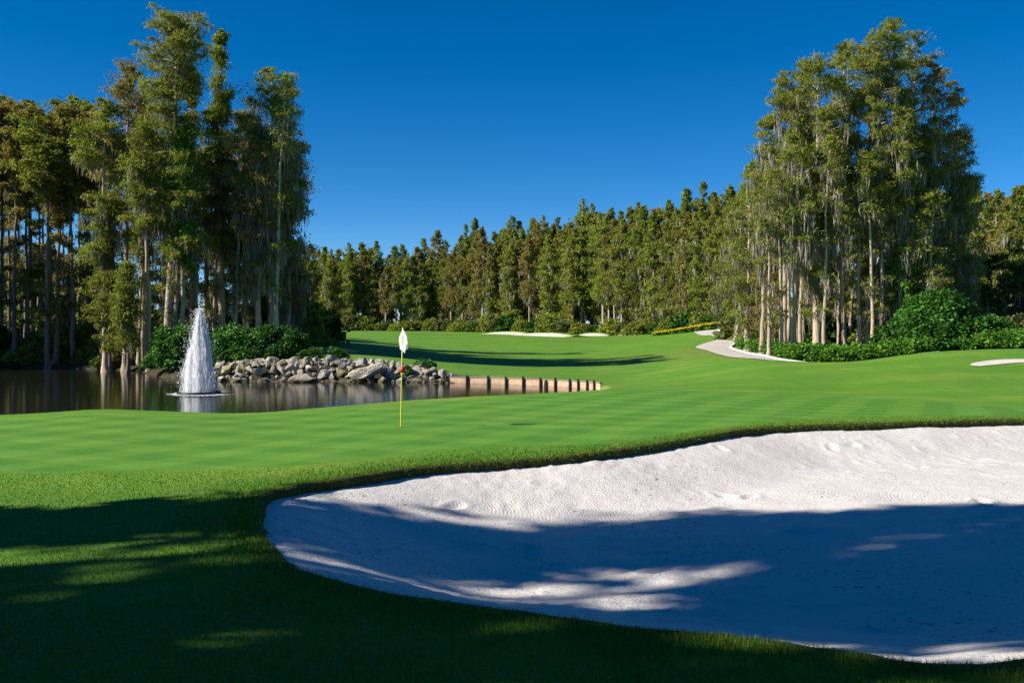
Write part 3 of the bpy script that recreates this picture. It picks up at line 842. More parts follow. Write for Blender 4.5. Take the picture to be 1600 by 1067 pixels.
# ------------------------------------------------------------------ big clump on the right
RIGHT = [
    (1192, 172, 84, 1.6, 0.36, prof_flat, dict(leaves=6500, nbr=66, moss=900, moss_len=1.7), 'leftmost tall cypress of the right clump with side tufts over hanging moss'),
    (1222, 104, 82, 1.9, 0.42, prof_column, dict(leaves=7800, nbr=70, moss=800, moss_len=1.7), 'cypress with sparse reddish head above the clump\'s left shoulder'),
    (1256, 92, 86, 2.0, 0.36, prof_column, dict(leaves=8600, nbr=75, moss=700), 'mossy cypress just left of the thick forked trunk in the right clump'),
    (1278, 82, 80, 2.3, 0.36, prof_flat, dict(trunk_r=0.36, leaves=8600, nbr=70, moss=700, moss_len=1.8, low=14), 'thick-trunked cypress with grey moss curtains in the right clump'),
    (1318, 62, 83, 2.2, 0.42, prof_column, dict(leaves=9000, nbr=75, moss=700), 'leafy green cypress between the thick trunk and the tan pair'),
    (1322, 210, 78, 1.1, 0.45, prof_column, dict(trunk_r=0.15, leaves=2600, nbr=26, moss=300, lean=-0.6), 'thin pale straight stem standing in front of the right clump'),
    (1364, 44, 81, 2.4, 0.40, prof_flat, dict(trunk_r=0.34, leaves=10500, nbr=75, moss=600, low=14), 'tall cypress with a long bare tan trunk at the middle of the right clump'),
    (1396, 26, 82, 2.3, 0.42, prof_column, dict(trunk_r=0.30, leaves=10500, nbr=80, moss=600, low=10), 'highest cypress of the right clump with dry twigs above its head'),
    (1352, 150, 79, 1.6, 0.35, prof_column, dict(trunk_r=0.20, leaves=4500, nbr=40, moss=500, lean=0.9), 'leaning tan stem crossing the bare trunk in the right clump'),
    (1432, 46, 85, 2.4, 0.32, prof_column, dict(leaves=11000, nbr=85, moss=600), 'round-headed cypress right of the highest one'),
    (1462, 82, 82, 2.3, 0.08, prof_column, dict(leaves=11000, nbr=85, moss=500, leafm='B'), 'brownish cypress on the right slope of the clump'),
    (1488, 128, 84, 2.0, 0.08, prof_column, dict(leaves=9500, nbr=80, moss=500, leafm='B'), 'dull olive cypress near the right edge of the clump'),
    (1508, 190, 86, 1.9, 0.08, prof_column, dict(leaves=7500, nbr=80, moss=300), 'outermost right cypress with long thin side branches against the sky'),
    (1408, 160, 78.5, 1.8, 0.38, prof_column, dict(leaves=6500, nbr=62, moss=900, moss_len=1.6, vine=(4, 9)), 'vine-clad mossy cypress in front of the highest one'),
    (1240, 205, 78.5, 1.7, 0.42, prof_column, dict(leaves=6000, nbr=60, moss=1100, moss_len=1.9), 'shorter cypress with the longest moss curtains above the hedge'),
    (1170, 250, 92, 2.0, 0.06, prof_column, dict(leaves=8000, nbr=75, moss=300), 'dense green cypress low on the left flank of the right clump'),
    (1152, 300, 106, 2.2, 0.15, prof_column, dict(leaves=8000, nbr=75, moss=300), 'bushy cypress joining the right clump to the far forest'),
    (1205, 262, 90, 2.2, 0.06, prof_column, dict(leaves=8000, nbr=75, moss=500, leafm='B'), 'rusty back cypress behind the left flank of the right clump'),
    (1300, 180, 93, 2.6, 0.06, prof_column, dict(leaves=8000, nbr=75, moss=300), 'shaded cypress behind the thick-trunked one in the right clump'),
    (1385, 200, 95, 2.8, 0.06, prof_column, dict(leaves=8000, nbr=75, moss=300, leafm='B'), 'shaded cypress behind the tan pair in the right clump'),
    (1450, 210, 96, 2.8, 0.06, prof_column, dict(leaves=8000, nbr=75, moss=300), 'shaded cypress behind the right slope of the clump'),
    (1455, 290, 78, 1.8, 0.10, prof_column, dict(leaves=5500, nbr=55, moss=200), 'low yellow-green cypress rising from behind the big round shrub'),
    (1545, 395, 92, 3.0, 0.06, prof_column, dict(leaves=8000, nbr=60, moss=60, leafm='D', bark='D'), 'dark shady tree behind the right end of the big shrub'),
    (1590, 405, 90, 3.0, 0.06, prof_column, dict(leaves=8000, nbr=60, moss=60, leafm='D', bark='D'), 'dark evergreen tree at the far right behind the grassy mound'),
    (1152, 385, 113, 3.4, 0.05, prof_column, dict(trunk_r=0.2, leaves=9000, nbr=60, moss=700, leafm='U'), 'grey-green twiggy tree with moss beside the cart path bend'),
    (1190, 415, 106, 3.0, 0.05, prof_column, dict(trunk_r=0.2, leaves=7000, nbr=55, moss=700, leafm='U'), 'brown mossy small tree behind the hedge at the cart path'),
]
for i, row in enumerate(RIGHT):
    kw = dict(row[6])
    kw['leafm'] = {'B': M_LEAFB, 'D': M_BUSHD, 'U': M_UNDER}.get(kw.get('leafm'), M_LEAF)
    if kw.pop('bark', None): kw['bark'] = M_BARKD
    kw['fill'] = 1.95
    tree_from_row(i, row[:6] + (kw, row[7]), 'cypress_tree' if kw['leafm'] in (M_LEAF, M_LEAFB) else 'broadleaf_tree', 'trees of the clump right of the fairway', 600)

# ------------------------------------------------------------------ oaks left of the green, whose shade lies over the bunker
def make_oak(seed, h, rad, dens=1.0):
    r = np.random.default_rng(seed)
    mb = MB()
    mb.tube([(0, 0, -0.5), (0, 0, 0), (0.05, 0.03, 0.6), (0.1, 0.0, 2.0), (0.1, 0.1, 4.0)], [0.7, 0.62, 0.5, 0.42, 0.38], 9)
    pads = []
    for k in range(15):
        a = k * 2.4 + r.uniform(-0.4, 0.4); el = r.uniform(0.25, 1.2)
        ln = (h - 4) * 0.5 / max(0.5, math.sin(el)) * r.uniform(0.55, 0.95); ln = min(ln, rad / max(math.cos(el), 0.25))
        p0 = np.array([0.1, 0.1, r.uniform(2.6, 4.2)]); d = np.array([math.cos(a) * math.cos(el), math.sin(a) * math.cos(el), math.sin(el)])
        s = np.linspace(0, 1, 5)
        pts = p0 + np.outer(s * ln, d) + r.normal(0, 0.2, (5, 3)) * s[:, None]
        mb.tube(pts, 0.22 * np.array([1, 0.75, 0.5, 0.3, 0.12]), 5, False)
    n = int(330 * dens)
    p = r.normal(size=(n, 3)); p /= np.linalg.norm(p, axis=1)[:, None]
    p *= (r.random(n) ** 0.5)[:, None]
    cz = 0.56 * h
    pads = p * np.array([rad, rad, h * 0.44]) + np.array([0, 0, cz])
    pads *= (1 + 0.12 * r.normal(size=(n, 1)))
    pads[:, 2] = np.maximum(pads[:, 2], 2.2)
    V, q, m = leaves_np(r, pads, np.full(n, 1.0), 0.6, 60, 0.42, 0.26)
    return {'trunk': mb.mesh('trunk', M_BARKD, True), 'crown': mesh_np('crown', V, [q], M_OAK, False, {'tint': np.repeat(np.clip(r.normal(0.5, 0.25, m), 0, 1), 4)})}
SH = math.tan(R(270 - SUN_AZ)) - math.tan(R(8.5))
oaks = [make_oak(700 + k, 17, 5.2, 0.72) for k in range(2)]
for i, (x, y, sc, lab) in enumerate([(-17.5, -0.3, 1.0, 'broad oak abreast of the bunker on the left bank'), (-27, -0.2, 1.15, 'taller oak behind the one abreast of the bunker'),
                                    (-13.5, -6.0, 0.85, 'smaller oak close behind the photographer on the left')]):
    y += SH * x
    put_tree('oak_tree', oaks[i % 2], (x, y, gz(x, y)), i * 1.3, lab, 'oaks left of the bunker', sc, 1.10)
for i, (x, y, hh, rr, lab) in enumerate([(-16.5, 8.3, 15, 1.3, 'leafy cypress nearest the green on the left bank'), (-20.5, 7.35, 20, 1.3, 'taller leafy cypress beside the oaks on the left bank'), (-26.0, 6.6, 24, 1.4, 'outermost leafy cypress beside the oaks on the left bank')]):
    y += SH * x
    put_tree('cypress_tree', make_tree('cypress_tree', hh, rr, 0.10, 760 + i, prof_column, nbr=70, fill=0.75, leaves=9000, moss=0, L=0.42, W=0.22, leafm=M_LEAF), (x, y, gz(x, y)), 0.0, lab, 'cypresses left of the bunker')
put_tree('cypress_tree', make_tree('cypress_tree', 19.0, 3.0, 0.70, 770, prof_flat, nbr=60, leaves=2600, fill=1.6, moss=0, L=0.42, W=0.22), (-17.8, 4.7 - 17.8 * SH, gz(-17.8, 4.7)), 0.4, 'flat-headed cypress with a long bare stem between the oaks on the left bank', 'cypresses left of the bunker')
put_tree('cypress_tree', make_tree('cypress_tree', 23.0, 2.6, 0.72, 771, prof_flat, nbr=50, leaves=2400, fill=1.6, moss=0, L=0.42, W=0.22), (-22.5, 4.9 - 22.5 * SH, gz(-22.5, 4.9)), 0.4, 'tallest flat-headed bare-stemmed cypress among the oaks on the left bank', 'cypresses left of the bunker')
#@@END trees
# ------------------------------------------------------------------ shrubs, hedge, flower bed
def make_bush(seed, rx, ry, h, lumps, per, L, W, mat, lump_r=0.5, stems=True):
    r = np.random.default_rng(seed)
    n = lumps
    th = r.uniform(0, 2 * math.pi, n); ph = np.arccos(r.uniform(0.0, 1.0, n))
    rr = r.uniform(0.72, 1.02, n)
    c = np.stack([np.cos(th) * np.sin(ph) * rx * rr, np.sin(th) * np.sin(ph) * ry * rr, np.cos(ph) * h * rr * 0.92 + 0.15], 1)
    low = r.random(n) < 0.25
    c[low, 2] *= r.uniform(0.1, 0.6, low.sum())
    V, q, m = leaves_np(r, c, np.full(n, lump_r) * r.uniform(0.7, 1.3, n), 0.75, per, L, W, 0.5)
    V[:, 2] = np.maximum(V[:, 2], 0.0)
    lt = np.clip(r.normal(0.5, 0.2, n), 0, 1)
    tint = np.clip(np.repeat(lt, per) + r.normal(0, 0.18, m), 0, 1)
    out = {'foliage': mesh_np('foliage', V, [q], mat, False, {'tint': np.repeat(tint, 4)})}
    if stems:
        mb = MB()
        for k in range(9):
            a = r.uniform(0, 6.28); e = np.array([math.cos(a) * rx * 0.6, math.sin(a) * ry * 0.6, h * 0.75])
            s = np.linspace(0, 1, 4)
            mb.tube(np.outer(s, e) + r.normal(0, 0.06, (4, 3)) * s[:, None] + np.array([0, 0, -0.15]), 0.05 * (1.1 - s), 4, False)
        out['stem'] = mb.mesh('stem', M_BARKD, True)
    return out

def put_bush(parts, loc, label, rz=0.0, group=None, scale=(1, 1, 1), name='shrub'):
    e = empty(name, loc, rz); e.scale = scale
    tag(e, label, 'shrub', group)
    for k, me in parts.items(): link(k, me, e)
    return e

def bush_at(px, d, *a, dz=0.0, **k):
    x = wx_at(px, d)
    return (x, d, max(gz(x, d), -0.1) + dz)
put_bush(make_bush(801, 2.5, 2.0, 3.1, 170, 90, 0.20, 0.13, M_BUSH, 0.5), bush_at(287, 65.0), 'glossy green shrub overhanging the water just left of the fountain')
put_bush(make_bush(802, 2.4, 1.8, 2.5, 150, 80, 0.20, 0.13, M_BUSH, 0.5), bush_at(368, 65.2), 'rounded green shrub directly behind the fountain jet')
put_bush(make_bush(803, 2.7, 1.9, 2.2, 160, 80, 0.20, 0.13, M_BUSHD, 0.55), bush_at(425, 64.8), 'wide dark shrub crowning the left part of the rock bank')
put_bush(make_bush(804, 1.0, 1.0, 0.75, 40, 60, 0.14, 0.09, M_BUSHD, 0.3), bush_at(520, 63.0), 'low dark shrub behind the top of the rock bank')
put_bush(make_bush(805, 0.9, 0.8, 0.75, 40, 60, 0.14, 0.09, M_BUSHD, 0.3), bush_at(485, 63.2), 'small ragged shrub next to the wide dark shrub on the rocks')
put_bush(make_bush(806, 0.75, 0.6, 0.55, 34, 60, 0.12, 0.08, M_BUSH, 0.24), bush_at(664, 62.2), 'little green tuft shrub on the low end of the rock bank')
put_bush(make_bush(807, 0.35, 0.3, 0.5, 14, 50, 0.12, 0.07, M_BUSH, 0.16, False), (wx_at(636, 59.6), 59.6, 0.3), 'bright weed sprouting among the boulders at the waterline')
put_bush(make_bush(810, 3.6, 2.8, 4.9, 280, 75, 0.30, 0.20, M_BUSH, 0.75), bush_at(1462, 73.5), 'big rounded bright green shrub at the foot of the right clump')
put_bush(make_bush(811, 2.6, 2.2, 2.6, 130, 75, 0.28, 0.18, M_BUSH, 0.6), bush_at(1540, 74), 'lower green shrub joined to the right of the big round one')
put_bush(make_bush(812, 2.0, 1.8, 2.6, 100, 75, 0.26, 0.17, M_BUSHD, 0.6), bush_at(1400, 74.5), 'darker green shrub joined to the left of the big round one')
put_bush(make_bush(813, 2.4, 2.0, 2.4, 90, 75, 0.28, 0.18, M_UNDER, 0.6), bush_at(1592, 76), 'reddish brown scrub behind the crest of the right mound')
put_bush(make_bush(814, 2.0, 1.8, 1.7, 80, 75, 0.26, 0.17, M_HEDGE, 0.55), bush_at(1158, 118), 'fresh green shrub at the end of the yellow flower bed')

# undergrowth at the foot of the woods
und = [make_bush(820 + k, 2.6, 2.0, 2.3, 70, 46, 0.42, 0.28, [M_UNDER, M_BUSHD, M_FAR, M_FARD][k % 4], 0.8, False) for k in range(4)]
k = 0
def scrub(px, d, s, group, label):
    global k
    x = wx_at(px, d)
    label = ('dull brown-green ', 'dark green ', 'olive ', 'deep green ')[k % 4] + label
    group = ('dull brown-green ', 'dark green ', 'olive ', 'deep green ')[k % 4] + group
    put_bush(und[k % 4], (x, d, max(gz(x, d), -0.1) - 0.1), label, random.uniform(0, 6.28), group, (s, s, s * random.uniform(0.7, 1.3)), 'undergrowth_bush'); k += 1
for i in range(58):
    px = 452 + (1130 - 452) * (i + random.random()) / 58
    scrub(px, DIST(px) - 7 + random.uniform(-2, 3), random.uniform(0.8, 1.5), 'undergrowth along the far forest edge', 'low scrub bush at the foot of the far forest wall')
for i in range(26):
    px = -60 + 330 * (i + random.random()) / 26
    scrub(px, random.uniform(79, 92) if px < 160 else random.uniform(75, 84), random.uniform(0.55, 1.1), 'undergrowth along the dark far bank', 'dim scrub bush among the trunks on the dark far bank')
for i in range(30):
    px = 150 + 330 * (i + random.random()) / 30
    scrub(px, random.uniform(82, 98), random.uniform(0.9, 1.5), 'undergrowth inside the clump behind the fountain', 'shadowed bush inside the clump behind the fountain')
for i in range(26):
    px = 1225 + 390 * (i + random.random()) / 26
    scrub(px, random.uniform(88, 100), random.uniform(0.9, 1.6), 'undergrowth inside the right clump', 'shadowed bush beneath the trees of the right clump')
for i in range(26):
    px = 1190 + 320 * (i + random.random()) / 26
    scrub(px, random.uniform(102, 126), random.uniform(1.5, 2.4), 'undergrowth behind the right clump', 'tall thicket bush behind the right clump')
for i in range(24):
    px = -40 + 250 * (i + random.random()) / 24
    scrub(px, random.uniform(100, 130), random.uniform(1.6, 2.6), 'undergrowth deep in the left stand', 'tall dark thicket bush deep in the left stand')

# ------------------------------------------------------------------ cart path with its kerb, hedge beside it
PATH_PX = [(1180, 560), (1152, 555), (1128, 549), (1108, 543), (1119, 537), (1138, 530.5), (1127, 523.5), (1100, 518.5), (1070, 516.5)]
pw = [ground_at(*p, dmin=40)[:2] for p in PATH_PX]
pw = [np.array(v) for v in ((31.5, 67.6), (27.8, 66.7), (24.2, 66.6), (20.6, 68.0))] + pw
pc = smooth_poly(np.array(pw), 150, closed=False)
pt = np.gradient(pc, axis=0); pt /= np.linalg.norm(pt, axis=1)[:, None]
pn = np.stack([pt[:, 1], -pt[:, 0]], 1)       # right of travel (travel runs away from the photographer)
def ribbon(name, offs, dz, mat, rows=None, ctr=None, nn=None):
    C = pc if ctr is None else ctr; nrm = pn if nn is None else nn
    Vs = []
    for o, h in zip(offs, dz):
        P = C + nrm * o
        Vs.append(np.stack([P[:, 0], P[:, 1], H0(P[:, 0], P[:, 1]) + h], 1))
    n = len(C); m = len(offs)
    idx = np.arange(n * m).reshape(m, n)
    q = np.stack([idx[:-1, :-1], idx[:-1, 1:], idx[1:, 1:], idx[1:, :-1]], -1).reshape(-1, 4)
    return mesh_np(name, np.concatenate(Vs), [q[:, ::-1]], mat, False)
M_PATH = plain('path_concrete', (0.36, 0.33, 0.29), 0.9, 3.0, (0.48, 0.45, 0.41), 0.3, 0.2)
M_KERB = plain('kerb_concrete', (0.62, 0.60, 0.56), 0.85, 5.0, (0.72, 0.70, 0.66), 0.2, 0.2)
tag(link('cart_path', ribbon('cart_path', np.linspace(-1.3, 2.0, 9), [0.045] * 9, M_PATH)), kind='structure')
tag(link('kerb', ribbon('kerb', [2.0, 2.002, 2.18, 2.182], [-0.05, 0.15, 0.15, -0.05], M_KERB)), kind='structure')

def make_hedge():
    r = np.random.default_rng(850)
    n = 1900
    s = r.integers(0, 140, n)
    o = r.uniform(2.5, 7.4, n)
    P = pc[s] + pn[s] * o[:, None] + r.normal(0, 0.25, (n, 2))
    ok = (P[:, 1] > 60) & (P[:, 1] < 128)
    P = P[ok]; o = o[ok]
    ex_x = r.uniform(16, 36, 800); ex_y = 70 + r.uniform(-2.0, 4.0, 800) - (ex_x - 20) * 0.02
    P = np.vstack([P, np.stack([ex_x + 3.0, ex_y], 1)]); o = np.r_[o, np.full(800, 4.0)]
    sd = np.array([np.min(np.hypot(pc[:, 0] - p[0], pc[:, 1] - p[1])) for p in P])
    kp = sd > 2.55
    P = P[kp]; o = o[kp]; sd = sd[kp]
    z = H0(P[:, 0], P[:, 1]) + 0.25 + r.uniform(0, 0.95, len(P)) * np.clip((sd - 2.1) * 1.2, 0.3, 1)
    c = np.column_stack([P, z])
    V, q, m = leaves_np(r, c, np.full(len(c), 0.42), 0.8, 34, 0.22, 0.15, 0.5)
    lt = np.clip(r.normal(0.5, 0.2, len(c)), 0, 1)
    base = np.array([18.0, 75.0, float(H0(np.array([18.0]), np.array([75.0]))[0])])
    e = empty('hedge', base)
    tag(e, 'long low bright green hedge curving beside the cart path under the right clump', 'hedge')
    link('foliage', mesh_np('foliage', V - base, [q], M_HEDGE, False, {'tint': np.repeat(np.clip(np.repeat(lt, 34) + r.normal(0, 0.15, m), 0, 1), 4)}), e)
make_hedge()

def make_flower_bed():
    r = np.random.default_rng(860)
    A = np.array([wx_at(1026, 150), 150.0]); B = np.array([wx_at(1122, 146), 146.0])
    n = 260
    t = r.random(n)
    P = A + (B - A) * t[:, None] + r.normal(0, 0.35, (n, 2))
    zt = np.interp(t, [0, 0.5, 1], [0.35, 0.6, 0.95])
    g = H0(P[:, 0], P[:, 1])
    base = np.array([*(0.5 * (A + B)), float(H0(np.array([(A[0] + B[0]) / 2]), np.array([148.0]))[0])])
    e = empty('flower_bed', base)
    tag(e, 'long low bed of yellow flowers below the far forest at the path end', 'flower bed')
    V, q, m = leaves_np(r, np.column_stack([P, g + zt * 0.35 + 0.05]), np.full(n, 0.5), 0.5, 26, 0.35, 0.22)
    link('foliage', mesh_np('foliage', V - base, [q], M_HEDGE, False, {'tint': np.repeat(r.random(m), 4)}), e)
    V, q, m = leaves_np(r, np.column_stack([P, g + zt + 0.1]), np.full(n, 0.42), 0.32, 40, 0.24, 0.2, 1.2)
    link('flowers', mesh_np('flowers', V - base, [q], M_YEL, False, {'tint': np.repeat(r.random(m), 4)}), e)
make_flower_bed()

# ------------------------------------------------------------------ sand of the other bunkers
M_SAND2 = plain('far_sand', (0.48, 0.44, 0.39), 0.9, 0.9, (0.56, 0.52, 0.47), 0.3, 0.1)
def sand_sheet(poly, step, dz=0.03):
    poly = np.asarray(poly)
    lo, hi = poly.min(0) - step, poly.max(0) + step
    X, Y = np.meshgrid(np.arange(lo[0], hi[0], step), np.arange(lo[1], hi[1], step))
    keep = sdist(poly, X, Y) > 0
    idx = np.arange(X.size).reshape(X.shape)
    kq = keep[:-1, :-1] & keep[:-1, 1:] & keep[1:, :-1] & keep[1:, 1:]
    q = np.stack([idx[:-1, :-1], idx[:-1, 1:], idx[1:, 1:], idx[1:, :-1]], -1)[kq]
    used = np.unique(q); rem = np.full(X.size, -1); rem[used] = np.arange(len(used))
    V = np.stack([X.ravel(), Y.ravel(), (H0(X, Y) + dz).ravel()], 1)[used]
    tag(link('bunker_sand', mesh_np('bunker_sand', V, [rem[q]], M_SAND2, True)), kind='structure')
sand_sheet(smooth_poly([ground_at(px, py, dmin=38)[:2] for px, py in [(1514, 571), (1525, 566.5), (1560, 562.5), (1610, 561.5), (1680, 562), (1680, 567.5), (1600, 567), (1550, 571.5), (1530, 573)]], 120), 0.09)

def flashed_bunker(A, B, h, bow=0.0):
    """a far bunker whose sand is banked up against a low grassy mound"""
    n = 40
    t = np.linspace(0, 1, n)
    A = np.array(A, float); B = np.array(B, float)
    C = A + (B - A) * t[:, None]
    dirn = (B - A) / np.linalg.norm(B - A); nn = np.array([-dirn[1], dirn[0]])
    if nn[1] < 0: nn = -nn
    C = C + nn * (bow * np.sin(t * math.pi))[:, None]
    hh = h * np.sin(np.clip(t, 0.02, 0.98) * math.pi) ** 0.5
    g = H0(C[:, 0], C[:, 1])
    def rows(prof):
        V = []
        for (o, k, dz) in prof:
            P = C + nn * o; V.append(np.stack([P[:, 0], P[:, 1], H0(P[:, 0], P[:, 1]) + hh * k + dz], 1))
        m = len(prof); idx = np.arange(m * n).reshape(m, n)
        return np.concatenate(V), np.stack([idx[:-1, :-1], idx[:-1, 1:], idx[1:, 1:], idx[1:, :-1]], -1).reshape(-1, 4)
    V, q = rows([(-0.4, 0.0, 0.03), (0.4, 0.15, 0.03), (1.3, 0.55, 0.02), (2.2, 0.95, 0.0)])
    tag(link('bunker_sand', mesh_np('bunker_sand', V, [q], M_SAND2, True)), kind='structure')
    V, q = rows([(2.18, 0.9, 0.0), (2.25, 1.12, 0.05), (3.2, 1.15, 0.05), (6.0, 0.5, 0.0), (10.0, 0.0, -0.08)])
    tag(link('bunker_mound', mesh_np('bunker_mound', V, [q], M_TURF, True)), kind='structure')
flashed_bunker((wx_at(752, 188), 188), (wx_at(826, 184), 184), 0.55, 1.0)
flashed_bunker((wx_at(800, 181), 181), (wx_at(882, 170), 170), 0.6, 0.5)
flashed_bunker((wx_at(898, 182), 182), (wx_at(948, 180), 180), 0.55)
flashed_bunker((wx_at(942, 188), 188), (wx_at(1006, 180), 180), 0.5)

# ------------------------------------------------------------------ timber wall at the pond's end
M_BOARD = plain('weathered_board', (0.42, 0.27, 0.17), 0.85, 4.0, (0.58, 0.42, 0.29), 0.4, 0.15)
M_POST = plain('dark_post', (0.035, 0.022, 0.014), 0.8, 6.0, (0.07, 0.045, 0.028), 0.4, 0.2)
M_CAP = plain('grey_cap', (0.17, 0.14, 0.11), 0.9, 5.0, (0.27, 0.23, 0.19), 0.3, 0.1)
wall_px = [(697, 597.6), (729, 598.4), (762, 599.3), (790, 600.2), (817, 601.2), (844, 602.3), (867, 603.5), (890, 604.8), (903, 605.7), (917, 606.8), (928, 607.8), (936, 608.8)]
wp = [np.array([wx_at(px, CAM_Z * F / (py - HOR)), CAM_Z * F / (py - HOR)]) for px, py in wall_px]
wall = empty('retaining_wall', (wp[5][0], wp[5][1], 0.0))
tag(wall, 'low curved timber retaining wall with dark posts at the narrow end of the pond', 'wall')
o0 = np.array([wp[5][0], wp[5][1], 0.0])
for i in range(len(wp) - 1):
    a, b = wp[i], wp[i + 1]
    rz = math.atan2(b[1] - a[1], b[0] - a[0]); ln = np.linalg.norm(b - a)
    back = np.array([-math.sin(rz), math.cos(rz)])
    if back[1] < 0: back = -back
    for j, (z0, hgt) in enumerate(((-0.1, 0.235), (0.205, 0.20))):
        mb = MB(); c = (a + b) / 2 + back * (0.09 + 0.012 * j)
        zc = (z0 + hgt / 2 + 0.045) if j == 0 else z0
        mb.box(np.array([c[0], c[1], zc + random.uniform(-0.008, 0.008)]) - o0, (ln + 0.04 - 0.01 * j, 0.06, hgt), rz, 0.004)
        link('board', mb.mesh('board', M_BOARD), wall)
    mb = MB(); c = (a + b) / 2 + back * 0.13
    mb.box(np.array([c[0], c[1], 0.36]) - o0, (ln, 0.16, 0.07), rz, 0.004)
    link('cap_board', mb.mesh('cap_board', M_CAP), wall)
for i, p in enumerate(wp[:-1]):
    mb = MB(); pz = 0.47 + random.uniform(-0.03, 0.04)
    x, y = p[0] - o0[0], p[1] - o0[1]
    mb.tube([(x, y - 0.02, -0.6), (x, y - 0.02, 0.2), (x + random.uniform(-0.01, 0.01), y, pz - 0.02), (x, y, pz)], [0.065, 0.065, 0.062, 0.045], 9)
    link('post', mb.mesh('post', M_POST, False), wall)
mb = MB(); p = np.array([wx_at(853, 53.5), 53.5])
mb.tube([(0, 0, -0.5), (0, 0, 0.0), (0.01, 0, 0.25), (0.0, 0.0, 0.36), (0.0, 0.0, 0.42)], [0.13, 0.13, 0.12, 0.09, 0.03], 9)
o = link('mooring_stump', mb.mesh('mooring_stump', M_POST)); o.location = (wx_at(853, 54.2), 54.2, 0)
tag(o, 'dark pointed stump standing in the water before the timber wall', 'stump')

# ------------------------------------------------------------------ boulders of the bank
def rock_material(name, ca, cb, dark):
    m, nt, b, out = new_mat(name)
    v = mapping(nt)
    oi = nt.nodes.new('ShaderNodeObjectInfo')
    n = noise(nt, 1.7, 5, 0.65, v); n2 = noise(nt, 7, 4, 0.7, v)
    base = mixc(nt, oi.outputs['Random'], ca, cb)
    c = mixc(nt, ramp(nt, n, [(0.38, (0.8,) * 3), (0.58, (0, 0, 0))]), base, dark)
    c = mixc(nt, ramp(nt, n2, [(0.52, (0, 0, 0)), (0.72, (0.5,) * 3)]), c, (0.62, 0.57, 0.49))
    geo = nt.nodes.new('ShaderNodeNewGeometry'); sx = nt.nodes.new('ShaderNodeSeparateXYZ'); nt.links.new(geo.outputs['Position'], sx.inputs[0])
    wet = ramp(nt, math_n(nt, 'ADD', sx.outputs['Z'], math_n(nt, 'MULTIPLY', n, -0.25)), [(0.0, (0.8,) * 3), (0.10, (0, 0, 0))])
    c = mixc(nt, wet, c, (0.055, 0.05, 0.025))
    nt.links.new(c, b.inputs['Base Color']); b.inputs['Roughness'].default_value = 0.9
    b.inputs['Specular IOR Level'].default_value = 0.15
    bump(nt, n2, 0.9, 0.12, b)
    return m
ROCK_M = [('cream', rock_material('cream_limestone', (0.50, 0.43, 0.33), (0.60, 0.55, 0.46), (0.24, 0.20, 0.14))),
          ('grey', rock_material('grey_limestone', (0.30, 0.28, 0.25), (0.42, 0.39, 0.35), (0.12, 0.11, 0.10))),
          ('mossy yellowish', rock_material('mossy_limestone', (0.34, 0.32, 0.16), (0.44, 0.39, 0.24), (0.14, 0.13, 0.07)))]
import bmesh
def rock_mesh(seed, ax, mat):
    r = np.random.default_rng(seed)
    bm = bmesh.new(); bmesh.ops.create_icosphere(bm, subdivisions=3, radius=1.0)
    P = np.array([v.co[:] for v in bm.verts])
    for k in range(14):
        nrm = r.normal(size=3); nrm /= np.linalg.norm(nrm); d = r.uniform(0.42, 0.78)
        ex = np.maximum(0, P @ nrm - d); P -= ex[:, None] * nrm
    P += 0.10 * np.stack([fbm(P[:, 1] * 2.5 + seed, P[:, 2] * 2.5), fbm(P[:, 0] * 2.5 + seed, P[:, 2] * 2.5 + 5), fbm(P[:, 0] * 2.5, P[:, 1] * 2.5 + seed)], 1)
    P *= np.array(ax)
    for v, p in zip(bm.verts, P): v.co = p
    me = bpy.data.meshes.new('boulder'); bm.to_mesh(me); bm.free()
    me.materials.append(mat)
    return me
AXES = [(1.2, 0.9, 0.9), (1.35, 0.85, 0.75), (1.05, 1.0, 1.1), (1.5, 0.8, 0.65), (1.15, 1.1, 0.85), (1.2, 0.85, 1.15), (1.8, 0.8, 0.6)]
rocks = [[rock_mesh(900 + k + 20 * mi, ax, mm) for k, ax in enumerate(AXES)] for mi, (_, mm) in enumerate(ROCK_M)]
def add_rock(x, y, z, s, label=None, mesh=None, rot=None, where='', tone=None):
    mi = random.choices((0, 1, 2), (0.42, 0.43, 0.15))[0] if tone is None else tone
    o = link('boulder', mesh or random.choice(rocks[mi])); o.location = (x, y, z); o.scale = (s, s, s * random.uniform(0.85, 1.1))
    o.rotation_euler = rot or (random.uniform(-0.7, 0.7), random.uniform(-0.7, 0.7), random.uniform(0, 6.28))
    nm = ROCK_M[mi][0]
    tag(o, label or '%s %s boulder %s of the rock bank' % (('small', 'large')[s > 0.46], nm, where), 'boulder', None if label else '%s %s boulders %s' % (('small', 'large')[s > 0.46], nm, where))
edge = POND[(POND[:, 1] > 57.5) & (POND[:, 0] > -21.5) & (POND[:, 0] < -1.8)]
edge = edge[np.argsort(edge[:, 0])]
placed = []
tries = 0
while len(placed) < 290 and tries < 16000:
    tries += 1
    t = random.random()
    x = -19.0 + 15.4 * t
    y0 = np.interp(x, edge[:, 0], edge[:, 1])
    taper = float(1.0 - 0.40 * sstep(0.60, 1.0, np.array(t)) - 0.25 * sstep(0.12, 0.0, np.array(t)))
    off = random.uniform(-1.2 * taper, 1.85)
    s = random.choice((random.uniform(0.18, 0.30), random.uniform(0.26, 0.44), random.uniform(0.36, 0.56))) * (0.55 + 0.45 * taper)
    y = y0 - off
    if any((x - a) ** 2 + (y - b) ** 2 < (0.50 * (s + c)) ** 2 for a, b, c in placed): continue
    placed.append((x, y, s))
    add_rock(x, y, max(gz(x, y), -0.08) + s * 0.16, s, where='at the waterline' if off > 0.95 else 'on the upper part' if off < 0.0 else 'in the middle')
